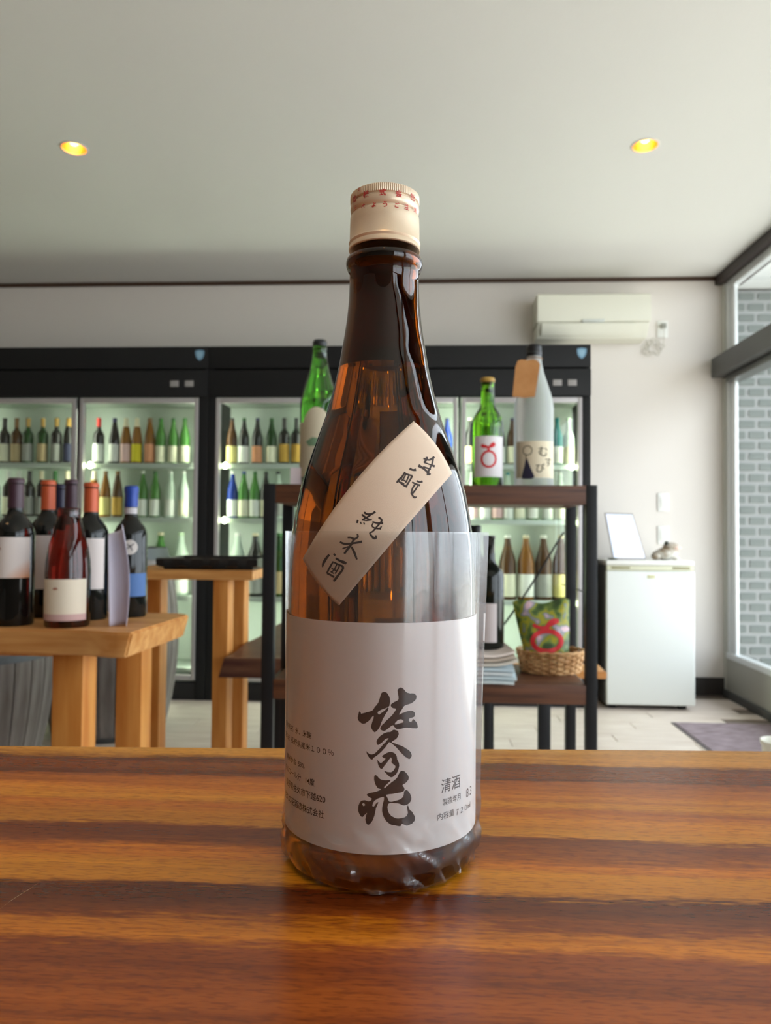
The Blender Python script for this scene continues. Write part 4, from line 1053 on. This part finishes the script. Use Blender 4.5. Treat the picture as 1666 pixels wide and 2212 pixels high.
zn = at(1153, 776, 2.04).z
obj('string', tube_bm([(b3.location.x + .0225 * math.cos(2 * PI * k / 20), 2.04 + .0225 * math.sin(2 * PI * k / 20), zn) for k in range(20)], .0012, 6, True), mat('twine', (150, 110, 70), .8), b3)
# price card
p = at(641, 1045, 2.0)
pcd = thing('price_card', 'small white price card standing on the rack top beside the large green bottle', 'card', (p.x, 2.0, ZTb))
obj('card', box_bm(at(627, 1030, 2.0).x, at(668, 1030, 2.0).x, 2.0, 2.0012, ZTb + .001, at(641, 1010, 2.0).z, .0004, 1), mat('pinkish_card', (226, 212, 214), .7), pcd)
obj('card_foot', box_bm(at(632, 1030, 2.0).x, at(660, 1030, 2.0).x, 2.0012, 2.03, ZTb, ZTb + .002), mat('clear_foot', (200, 200, 200), .4), pcd)

# ---- lower shelf: magazines, bottles, basket
def magazine(x_, y_, z_, wx, wy, rot, m, label, droop=0.0, cat='magazine', grp=None, thick=.006, flap=0.0):
    bm = bmesh.new(); nx, ny = 14, 10; g = []
    for i in range(nx + 1):
        g.append([])
        for j in range(ny + 1):
            u_, v_ = i / nx - .5, j / ny - .5
            zz_ = .002 * math.sin(u_ * 7 + rot * 9) + flap * max(0, u_ - .25) ** 1.5
            zz_ -= 0
            zz_ = max(zz_, -.0005) if droop == 0 else zz_
            co = Vector((u_ * wx, v_ * wy, zz_ + abs(.002 * math.sin(rot * 9))))
            co = Matrix.Rotation(rot, 3, 'Z') @ co + Vector((x_, y_, z_))
            if co.y < YR0 - .002: co.z -= droop * (YR0 - .002 - co.y)
            g[-1].append(co)
    T = [[bm.verts.new(c_ + Vector((0, 0, thick))) for c_ in r_] for r_ in g]; Bt = [[bm.verts.new(c_) for c_ in r_] for r_ in g]
    for i in range(nx):
        for j in range(ny):
            bm.faces.new((T[i][j], T[i + 1][j], T[i + 1][j + 1], T[i][j + 1])); bm.faces.new((Bt[i][j], Bt[i][j + 1], Bt[i + 1][j + 1], Bt[i + 1][j]))
    for i in range(nx): bm.faces.new((T[i][0], Bt[i][0], Bt[i + 1][0], T[i + 1][0])); bm.faces.new((T[i][ny], T[i + 1][ny], Bt[i + 1][ny], Bt[i][ny]))
    for j in range(ny): bm.faces.new((T[0][j], T[0][j + 1], Bt[0][j + 1], Bt[0][j])); bm.faces.new((T[nx][j], Bt[nx][j], Bt[nx][j + 1], T[nx][j + 1]))
    bmesh.ops.recalc_face_normals(bm, faces=bm.faces)
    return tag(obj('magazine', bm, m, None, 50), label, cat, grp)
xR = at(1058, 1450, 1.98).x
mags = [((206, 220, 224), 'pale blue grey'), ((196, 212, 218), 'grey blue'), ((214, 222, 224), 'cool white'), ((188, 204, 212), 'dull blue'), ((208, 202, 190), 'cream'), ((190, 176, 160), 'tan'), ((226, 214, 204), 'pinkish white')]
pos7 = ['bottom', 'second from bottom', 'third from bottom', 'middle', 'third from top', 'second from top', 'top']
for i, (c_, nm) in enumerate(mags):
    magazine(xR - .07 + .006 * math.sin(i * 2), 2.012 + .004 * i, zl + .0005 + i * .0098, .27 - .004 * i, .25, -.10 + .03 * i, mat('mag_' + str(i), c_, .6),
             f'{nm} magazine, {pos7[i]} in the stack under the dark wine bottle', cat='magazine', grp='magazines stacked on the right of the lower rack shelf', thick=.0068, flap=.12 if i > 3 else 0)
xL_ = at(592, 1470, 1.92).x + .15
for i, (c_, nm) in enumerate((((232, 232, 236), 'white'), ((214, 214, 222), 'lilac white'), ((236, 236, 238), 'bright white'), ((170, 186, 182), 'grey green'))):
    magazine(xL_ + .01 * i, 2.04, zl + .0005 + i * .0085, .26 - .01 * i, .24, .12 + .05 * i, mat('mag_l' + str(i), c_, .6),
             f'{nm} magazine, {["bottom", "second", "third", "top"][i]} of the stack left of the sake bottle on the lower shelf', grp='magazines stacked on the left of the lower rack shelf', thick=.006, flap=.25 if i == 3 else 0)
zst = zl + 7 * .0098 + .004
p = at(1056, 1400, 2.03)
bottle('wine_bottle', 'dark wine bottle with white label on the magazine stack, lower rack shelf', (p.x, 2.03, zst), 'wine', .041, at(1056, 1156, 2.03).z - zst, mat('dark_wine_glass', (16, 22, 18), .06), mat('offwhite_label', (206, 196, 196), .7), None, (.06, .40), 'bottles on the lower rack shelf', 40, ang=.9, center=-.45)
p = at(1026, 1400, 2.13)
bottle('wine_bottle', 'dark green bottle half hidden behind the dark wine bottle on the lower shelf', (p.x, 2.115, zst), 'wine', .037, at(1030, 1136, 2.115).z - zst, mat('forest_glass', (20, 52, 24), .08), None, CP['black'], (.1, .4), 'bottles on the lower rack shelf', 32, cap0=.93)
# wicker basket: stakes and woven strands
bc = Vector(((at(1113, 1430, 2.08).x + at(1266, 1430, 2.08).x) / 2, 2.08, zl + .0005))
wk = mat('wicker', (196, 150, 98), .6); vary(wk, (168, 118, 70), (218, 176, 124), 40)
bk_ = thing('wicker_basket', 'small oval wicker basket on the lower rack shelf holding a printed bag', 'basket', bc)
RX, RY = .086, .066
obj('bottom', lathe_bm([(0, .0), (1, .0), (1, .004), (0, .004)], 40), wk, bk_, local=True).scale = (RX * .9, RY * .9, 1)
NS = 26
for s in range(NS):
    a_ = 2 * PI * s / NS
    obj('stake', tube_bm([(math.cos(a_) * RX * .9, math.sin(a_) * RY * .9, .002), (math.cos(a_) * RX, math.sin(a_) * RY, .03), (math.cos(a_) * RX * 1.05, math.sin(a_) * RY * 1.05, .058)], .0022, 5), wk, bk_, local=True)
for rr in range(8):
    zq = .004 + rr * .0068; kx = .9 + .15 * zq / .058
    pts = []
    for k in range(NS * 4):
        a_ = 2 * PI * k / (NS * 4); off = .0032 * math.cos(PI * (k / 4.0) * 1 + PI * rr) 
        pts.append((math.cos(a_) * (RX * kx + off), math.sin(a_) * (RY * kx + off), zq))
    obj('strand', tube_bm(pts, .0030, 5, True), wk, bk_, local=True)
pts = [(math.cos(2 * PI * k / 60) * RX * 1.06, math.sin(2 * PI * k / 60) * RY * 1.06, .059 + .0015 * math.sin(k * 2.1)) for k in range(60)]
obj('rim', tube_bm(pts, .0042, 6, True), wk, bk_, local=True)
# printed pouch in it
cb = [at(1138, 1437, 2.075), at(1229, 1437, 2.075), at(1231, 1297, 2.09), at(1107, 1300, 2.09)]
bm = bmesh.new(); nx = 16; ny = 16; FR = []; BK = []
for j in range(ny + 1):
    rf_, rb_ = [], []
    for i in range(nx + 1):
        u_, v_ = i / nx, j / ny
        p = cb[0].lerp(cb[1], u_).lerp(cb[3].lerp(cb[2], u_), v_)
        fat = .022 * (1 - (2 * u_ - 1) ** 4) * (1 - (2 * v_ - 1) ** 6) * (1.2 - .7 * v_)
        wr = .004 * noise.noise(Vector((u_ * 5, v_ * 5, 2)))
        edge = i in (0, nx) or j in (0, ny)
        rf_.append(p + Vector((0, -fat - (0 if edge else wr), .006 * math.sin(u_ * 9) * (v_ ** 3)))); rb_.append(p + Vector((0, fat * .6, .006 * math.sin(u_ * 9) * (v_ ** 3))))
    FR.append(rf_); BK.append(rb_)
for grid, fl_ in ((FR, False), (BK, True)):
    vs_ = [[bm.verts.new(p) for p in r_] for r_ in grid]
    for j in range(ny):
        for i in range(nx):
            q = (vs_[j][i], vs_[j][i + 1], vs_[j + 1][i + 1], vs_[j + 1][i]); bm.faces.new(q[::-1] if fl_ else q)
bmesh.ops.remove_doubles(bm, verts=bm.verts, dist=1e-5)
bgm = mat('leafy_print', (110, 130, 60), .35)
ntb = bgm.node_tree; n1 = ntb.nodes.new('ShaderNodeTexVoronoi'); n1.inputs['Scale'].default_value = 26; n1.feature = 'SMOOTH_F1'
nn = ntb.nodes.new('ShaderNodeTexNoise'); nn.inputs['Scale'].default_value = 26; nn.inputs['Detail'].default_value = 1.5
tcb = ntb.nodes.new('ShaderNodeTexCoord'); ntb.links.new(tcb.outputs['Object'], nn.inputs[0])
crb = ntb.nodes.new('ShaderNodeValToRGB'); e_ = crb.color_ramp.elements
for i, (q, c_) in enumerate(((.34, (54, 76, 38)), (.43, (84, 108, 50)), (.48, (126, 142, 66)), (.52, (170, 158, 20)), (.56, (120, 138, 70)), (.61, (148, 144, 160)), (.66, (214, 180, 186)))):
    x = e_[i] if i < 2 else e_.new(q)
    x.position = q; x.color = (*lin(c_), 1)
ntb.links.new(nn.outputs['Fac'], crb.inputs[0]); ntb.links.new(crb.outputs[0], ntb.nodes['Principled BSDF'].inputs['Base Color'])
bagc = (cb[0] + cb[1]) / 2
bag = thing('printed_bag', 'green leafy printed plastic pouch with red bow ring, standing in the wicker basket', 'bag', bagc)
trb = BVHTree.FromBMesh(bm)
obj('pouch', bm, bgm, bag, 60)
rings_ = [fill_bm(ring2d(1182, 1385, 36, 27, 10), 6), fill_bm([ribbon_loop([(1182, 1366, 10), (1183, 1357, 9), (1180, 1350, 8)])], 6), fill_bm([ribbon_loop([(1152, 1349, 7), (1160, 1354, 8), (1172, 1356, 6), (1182, 1354, 4)])], 6), fill_bm([ribbon_loop([(1180, 1356, 6), (1188, 1348, 12), (1197, 1343, 14), (1208, 1341, 8)])], 6)]
bm = merge(rings_)
for v in bm.verts:
    d = ray(v.co.x, v.co.y).normalized(); h_, *_r = trb.ray_cast(C, d)
    v.co = h_ - d * .0015 if h_ is not None else at(v.co.x, v.co.y, 2.09)
obj('red_ring_print', bm, redp, bag, 0)

# ================================================================== SIDE STOOL and DARK SLAB TABLE behind the rack
Ys = 2.62
zs1 = at(1300, 1431, Ys + .1).z; 
st = thing('low_stool', 'low pine topped stool with black legs behind the rack, near the small fridge', 'stool', (at(1180, 1500, Ys).x, Ys + .1, 0))
sx0, sx1 = at(1048, 1450, Ys).x, at(1311, 1458, Ys).x
obj('seat', prism_bm([(sx0, Ys), (sx1, Ys), (at(1291, 1432, Ys + .16).x + .004, Ys + .16), (sx0, Ys + .16)], at(1300, 1467, Ys).z, at(1300, 1452, Ys).z, .003), pine_top, st)
zsb = at(1300, 1467, Ys).z
for a_, b_, y_ in ((1046, 1061, Ys + .04), (1164, 1190, Ys + .01)):
    obj('leg', box_bm(at(a_, 1560, y_).x, at(b_, 1560, y_).x, y_, y_ + .03, 0, zsb, .002), black_met, st)
for x_ in (1060, 1172):
    xx = at(x_, 1560, Ys + .13).x
    obj('leg', box_bm(xx - .012, xx + .012, Ys + .125, Ys + .15, 0, zsb, .002), black_met, st)
Y0 = 2.40
sb = thing('slab_table', 'low dark red brown live edge slab table, left of the rack', 'table', (at(640, 1500, Y0).x, 2.9, 0))
za, zb2 = at(500, 1421, Y0).z, at(500, 1464, Y0).z
xs0 = at(484, 1430, Y0).x; xs1 = at(860, 1430, Y0).x
ed = [(xs0 + .006 * math.sin(k * 1.3), Y0 + 1.0 * k / 12) for k in range(13)]
bm = prism_bm([(xs1, Y0), (xs1, Y0 + 1.0)] + ed[::-1], zb2, za)
for v in bm.verts:
    if v.co.z < za - .01 and v.co.x < xs0 + .02: v.co.x -= .018
obj('tabletop', bm, slab_wood, sb, 30)
for a_, y_ in ((606, Y0 + .04), (800, Y0 + .04), (640, Y0 + .9), (800, Y0 + .9)):
    xx = at(a_, 1540, y_).x; obj('leg', box_bm(xx - .018, xx + .018, y_ - .018, y_ + .018, 0, zb2 + .001, .002), black_met, sb)

# ================================================================== TALL PINE TABLE with black tray
Yp = 2.5
pt = thing('pine_high_table', 'tall narrow pine table carrying a black tray, left of the rack', 'table', (at(430, 1300, Yp).x, Yp + .17, 0))
zp1, zp0 = at(460, 1232, Yp).z, at(460, 1253, Yp).z
xq = at(546, 1240, Yp).x
obj('tabletop', box_bm(at(250, 1240, Yp).x, xq, Yp - .0, Yp + .36, zp0, zp1, .003), pine_top, pt)
for a_, b_, y_ in ((459, 491, Yp + .01), (459, 491, Yp + .24), (262, 294, Yp + .01), (262, 294, Yp + .24)):
    xa_, xb_ = at(a_, 1400, Yp + .01).x, at(b_, 1400, Yp + .01).x
    obj('leg', box_bm(xa_, xb_, y_, y_ + .078, 0, zp0 + .0005, .002), pine, pt)
obj('apron', box_bm(at(294, 1260, Yp).x, at(459, 1260, Yp).x, Yp + .03, Yp + .05, zp0 - .0, zp0 + .001), pine, pt)
zt0 = zp1 + .001
ty = thing('black_tray', 'black plastic tray with scalloped rim on the tall pine table', 'tray', (at(450, 1230, Yp).x, Yp + .16, zt0))
tx0, tx1 = at(338, 1220, Yp + .02).x, at(557, 1220, Yp + .02).x
bm = bmesh.new(); n_ = 44; y0, y1 = Yp + .015, Yp + .31
zr1 = at(450, 1206, Yp + .02).z
per = []
def lerp(a_, b_, t): return a_ + (b_ - a_) * t
for k in range(n_): per.append((lerp(tx0, tx1, k / n_), y0))
for k in range(22): per.append((tx1, lerp(y0, y1, k / 22)))
for k in range(n_): per.append((lerp(tx1, tx0, k / n_), y1))
for k in range(22): per.append((tx0, lerp(y1, y0, k / 22)))
cxm, cym = (tx0 + tx1) / 2, (y0 + y1) / 2
def ring_(inset, zfun): return [bm.verts.new((cxm + (x_ - cxm) * (1 - inset), cym + (y_ - cym) * (1 - inset * 1.6), zfun(i))) for i, (x_, y_) in enumerate(per)]
scal = lambda i: zt0 + .004 + .010 * (.5 + .5 * math.cos(i * 2 * PI / 11))
R1 = ring_(0, scal); R2 = ring_(-.004, lambda i: zr1 - .004 + .002 * math.sin(i * .8)); R3_ = ring_(.02, lambda i: zr1); R4 = ring_(.05, lambda i: zt0 + .008); 
for a_, b_ in ((R1, R2), (R2, R3_), (R3_, R4), (R4, R1)):
    for k in range(len(per)): bm.faces.new((a_[k], a_[(k + 1) % len(per)], b_[(k + 1) % len(per)], b_[k]))
bmesh.ops.recalc_face_normals(bm, faces=bm.faces)
trm = mat('tray_black', (24, 24, 25), .35)
obj('rim', bm, trm, ty, 50)
obj('bottom', box_bm(tx0 + .02, tx1 - .02, y0 + .02, y1 - .02, zt0, zt0 + .010, .002), trm, ty)

# ================================================================== BARRELS (staves one by one)
def barrel(cx_, cy_, R_b, H_b, label, ns=26, rot=0.0, tone=0):
    t = thing('wooden_barrel', label, 'barrel', (cx_, cy_, 0), 'grey oak barrels behind the bottle table')
    stm = MATS.get('weathered_stave') or vary(mat('weathered_stave', (150, 146, 144), .8, bump=(60, .4)), (84, 76, 70), (138, 132, 128), 3, (4, 4, .5))
    hpm = mat('hoop_steel', (82, 86, 88), .5, .5)
    rr_ = lambda z_: R_b * (1 - .20 * ((z_ / H_b - .5) * 2) ** 2)
    key = ('stave', R_b, H_b)
    if key not in cache:
        bm = bmesh.new(); da = PI / ns * .93; g = []
        for k in range(13):
            z_ = .004 + (H_b - .008) * k / 12; r1 = rr_(z_); r2 = r1 - .024
            g.append([bm.verts.new((r_ * math.cos(a_), r_ * math.sin(a_), z_)) for r_, a_ in ((r1, -da), (r1 + .0015, 0), (r1, da), (r2, da), (r2, -da))])
        for a_, b_ in zip(g, g[1:]):
            for k in range(5): bm.faces.new((a_[k], a_[(k + 1) % 5], b_[(k + 1) % 5], b_[k]))
        bm.faces.new(g[0]); bm.faces.new(g[-1]); bmesh.ops.recalc_face_normals(bm, faces=bm.faces)
        cache[key] = mesh_of('stave', bm, stm, 30)
    for k in range(ns):
        o = place('stave', cache[key], t); o.rotation_euler.z = rot + 2 * PI * k / ns
    for f0, f1 in ((.0, .03), (.50, .54), (.85, .915), (.93, 1.0)):
        z0, z1 = f0 * H_b + .004, f1 * H_b - .002
        obj('hoop', lathe_bm([(rr_(z0) + .0008, z0), (rr_(z0) + .004, z0), (rr_(z1) + .004, z1), (rr_(z1) + .0008, z1)], 64), hpm, t, local=True)
    obj('head', lathe_bm([(0, H_b - .03), (rr_(H_b) - .022, H_b - .03), (rr_(H_b) - .022, H_b - .045), (0, H_b - .045)], 48), stm, t, local=True)
    return t
Yq = 3.75
Hb = at(330, 1182, Yq).z
barrel(at(238, 1480, Yq).x, Yq, .335, Hb, 'grey weathered oak barrel, the right one, behind the bottle table')
barrel(at(-61, 1480, 3.15).x, 3.15, .335, Hb, 'dark grey weathered oak barrel, the left one, behind the bottle table', rot=.07)

# ================================================================== LEFT TABLE with wine bottles
zt2 = at(150, 1362, 1.41).z
lt = thing('live_edge_table', 'pale wooden live edge table holding the wine bottles at the left', 'table', (at(100, 1400, 1.5).x, 1.6, 0))
A1 = atz(284, 1367, zt2); A2 = atz(410, 1328, zt2); zt2b = at(150, 1419, 1.41).z
fe = [(-1.6, 1.42), (-1.1, 1.413), (-.8, 1.418), (-.66, 1.412), (A1.x - .03, A1.y - .001), (A1.x, A1.y + .004)]
bm = prism_bm(fe + [(A2.x + .0, A2.y), (A2.x - .03, A2.y + .03), (-1.6, A2.y + .07)], zt2b, zt2)
for v in bm.verts:
    if v.co.z < zt2 - .01:
        if v.co.y < 1.5: v.co.y += .012
        if v.co.x > A1.x - .05: v.co.x -= .014 if v.co.y > 1.6 else .016
bmesh.ops.bevel(bm, geom=list(bm.edges), offset=.004, segments=2, affect='EDGES')
obj('tabletop', bm, pine_top, lt, 40)
for a_, b_, y_, d_ in ((112, 178, 1.475, .065), (250, 305, 1.70, .065), (-500, -434, 1.475, .065), (-420, -365, 1.70, .065)):
    obj('leg', box_bm(at(a_, 1500, y_).x, at(b_, 1500, y_).x, y_, y_ + d_, 0, zt2b + .004, .002), pine, lt)
obj('apron', box_bm(at(-434, 1430, 1.5).x, at(112, 1430, 1.5).x, 1.70, 1.72, zt2b - .05, zt2b + .003, .001), pine, lt)
wineg = mat('wine_black_glass', (14, 17, 16), .05)
def wcap(n_, c_): return mat(n_, c_, .4, .1)
ZW = zt2 + .0004
def wb_(px, Yw, ytop, sh, R, gm, lm, cm, lz, label, **k):
    H = at(px, ytop, Yw).z - ZW; x = at(px, 1250, Yw).x
    return bottle('wine_bottle', label, (x, Yw, ZW), sh, R, H, gm, lm, cm, lz, 'wine bottles on the live edge table', 48, capname='capsule', **k)
purple = wcap('plum_capsule', (66, 44, 54)); orange = wcap('orange_capsule', (190, 86, 50)); navy = wcap('navy_capsule', (36, 34, 58)); bluec = wcap('blue_capsule', (34, 66, 150))
lw_ = mat('ivory_wine_label', (218, 208, 206), .65); 
l1 = mat('ivory_orange_label', (224, 214, 210), .65)
# the first label shades to orange at its lower right corner (print)
nt1 = l1.node_tree; tc1 = nt1.nodes.new('ShaderNodeTexCoord'); sp1 = nt1.nodes.new('ShaderNodeSeparateXYZ'); nt1.links.new(tc1.outputs['Object'], sp1.inputs[0])
ad = nt1.nodes.new('ShaderNodeMath'); ad.operation = 'SUBTRACT'; nt1.links.new(sp1.outputs['X'], ad.inputs[0]); nt1.links.new(sp1.outputs['Z'], ad.inputs[1])
mr1 = nt1.nodes.new('ShaderNodeMapRange'); mr1.inputs[1].default_value = -.125; mr1.inputs[2].default_value = -.055; nt1.links.new(ad.outputs[0], mr1.inputs[0])
cr1 = nt1.nodes.new('ShaderNodeValToRGB'); cr1.color_ramp.elements[0].color = (*lin((224, 214, 210)), 1); cr1.color_ramp.elements[1].color = (*lin((206, 132, 70)), 1); cr1.color_ramp.elements[0].position = .35
nt1.links.new(mr1.outputs[0], cr1.inputs[0]); nt1.links.new(cr1.outputs[0], nt1.nodes['Principled BSDF'].inputs['Base Color'])
w1_ = wb_(31, 1.485, 1035, 'wine', .0385, wineg, l1, purple, (.325, .60), 'dark wine bottle with plum capsule and ivory label, leftmost on the table', cap0=.80, ang=1.3)
wb_(101, 1.63, 1040, 'wine', .038, wineg, lw_, orange, (.21, .60), 'wine bottle with orange capsule left of the rosé, behind the leftmost bottle', cap0=.79)
wb_(127, 1.79, 1048, 'wine', .038, wineg, lw_, navy, (.2, .55), 'wine bottle with navy capsule, mostly hidden behind the rosé bottle', cap0=.79)
wb_(151, 1.71, 1038, 'wine', .037, wineg, lw_, purple, (.2, .55), 'wine bottle with plum capsule directly behind the rosé bottle', cap0=.79)
wb_(194, 1.60, 1045, 'wine', .038, wineg, lw_, orange, (.225, .595), 'wine bottle with orange capsule right of the rosé, beside the paper menu', cap0=.79)
w8 = wb_(281, 1.66, 1052, 'wine', .037, wineg, mat('blue_label', (72, 108, 164), .6), bluec, (.16, .335), 'wine bottle with blue capsule and blue label, rightmost on the table', cap0=.845, ang=1.5, neck=(.79, .838, mat('neck_white', (190, 186, 190), .6)))
Hh = at(281, 1052, 1.66).z - ZW
disc_ = [(.013 + .0165 * math.cos(2 * PI * k / 30), .0165 * math.sin(2 * PI * k / 30)) for k in range(30)]
obj('round_sticker', wrap_on(fill_bm([disc_], .005), .037, .535 * Hh, .0009), mat('sticker_grey', (196, 190, 186), .6), w8, 0, local=True)
mk = [fill_bm([ribbon_loop([(.013 - .009, -.006, .002), (.013, .002, .003), (.013 + .009, .008, .002)])], .004), fill_bm([ribbon_loop([(.006, .006, .002), (.013, .002, .003), (.018, -.008, .002)])], .004)]
obj('sticker_mark', wrap_on(merge(mk), .037, .535 * Hh, .0012), mat('sticker_dark', (80, 78, 80), .6), w8, 0, local=True)
# rosé
Yr = 1.475
rose = glass('rose_liquid_glass', (.74, .17, .12), .0, 1.3)
wr_ = wb_(147, Yr, 1098, 'rose', .0435, rose, mat('rose_label', (222, 210, 190), .65), None, (.10, .405), 'rosé bottle with ivory label, front row between the two orange capsules', ang=1.35)
Hr = at(147, 1098, Yr).z - ZW
wr_.children[0].name = 'rose_glass'
obj('clear_collar', lathe_bm([(.0206, Hr * .93), (.0222, Hr * .93), (.0222, Hr * .995), (.0205, Hr * 1.004), (0, Hr * 1.004), (0, Hr * 1.001), (.0206, Hr * 1.001)], 40), glass('clear_glass', (.95, .96, 1), .05, 1.45), wr_, local=True)
place('lower_label_band', lab_mesh(.0437, .06 * Hr, .115 * Hr, mat('dusky_pink_band', (196, 160, 156), .65), 1.35), wr_)
for root, R, H, cz_, dx in ((wr_, .0435, Hr, .325, -.004), (w1_, .0385, at(31, 1035, 1.485).z - ZW, .52, -.012)):
    bm = wrap_on(fill_bm([[(dx - .006, 0), (dx - .002, .003), (dx + .003, .003), (dx + .006, 0), (dx + .002, -.002), (dx - .003, -.002)]], .004), R, cz_ * H, .0012)
    obj('label_emblem', bm, mat('rust_emblem', (168, 112, 92), .6), root, 0, local=True)
# bent paper menu, standing
bm = bmesh.new(); nu, nv = 24, 14; g = []
base = [at(237, 1352, 1.475), at(272, 1352, 1.475)]; topp = [at(243, 1133, 1.52), at(270, 1133, 1.50)]
for j in range(nu + 1):
    v_ = j / nu; g.append([])
    for i in range(nv + 1):
        u_ = i / nv
        a_ = Vector((base[0].x, 1.475, ZW + .0005)).lerp(Vector((topp[0].x, 1.50, topp[0].z)), v_); b_ = Vector((base[1].x, 1.475, ZW + .0005)).lerp(Vector((topp[1].x - .003, 1.49, topp[1].z)), v_)
        p = a_.lerp(b_, u_)
        p.x += .011 * math.sin(PI * v_) * (.4 + u_); p.y += .030 * math.sin(PI * u_) - .012 * math.sin(PI * v_)
        if v_ > .85: p.z -= .02 * (1 - u_) * (v_ - .85) / .15
        g[-1].append(bm.verts.new(p))
for j in range(nu):
    for i in range(nv): bm.faces.new((g[j][i], g[j][i + 1], g[j + 1][i + 1], g[j + 1][i]))
mo = obj('paper_menu', bm, mat('lilac_paper', (206, 202, 220), .7), None, 60)
md = mo.modifiers.new('thick', 'SOLIDIFY'); md.thickness = .0012
tag(mo, 'curled lilac white paper menu standing on the table before the blue capsule bottle', 'menu')
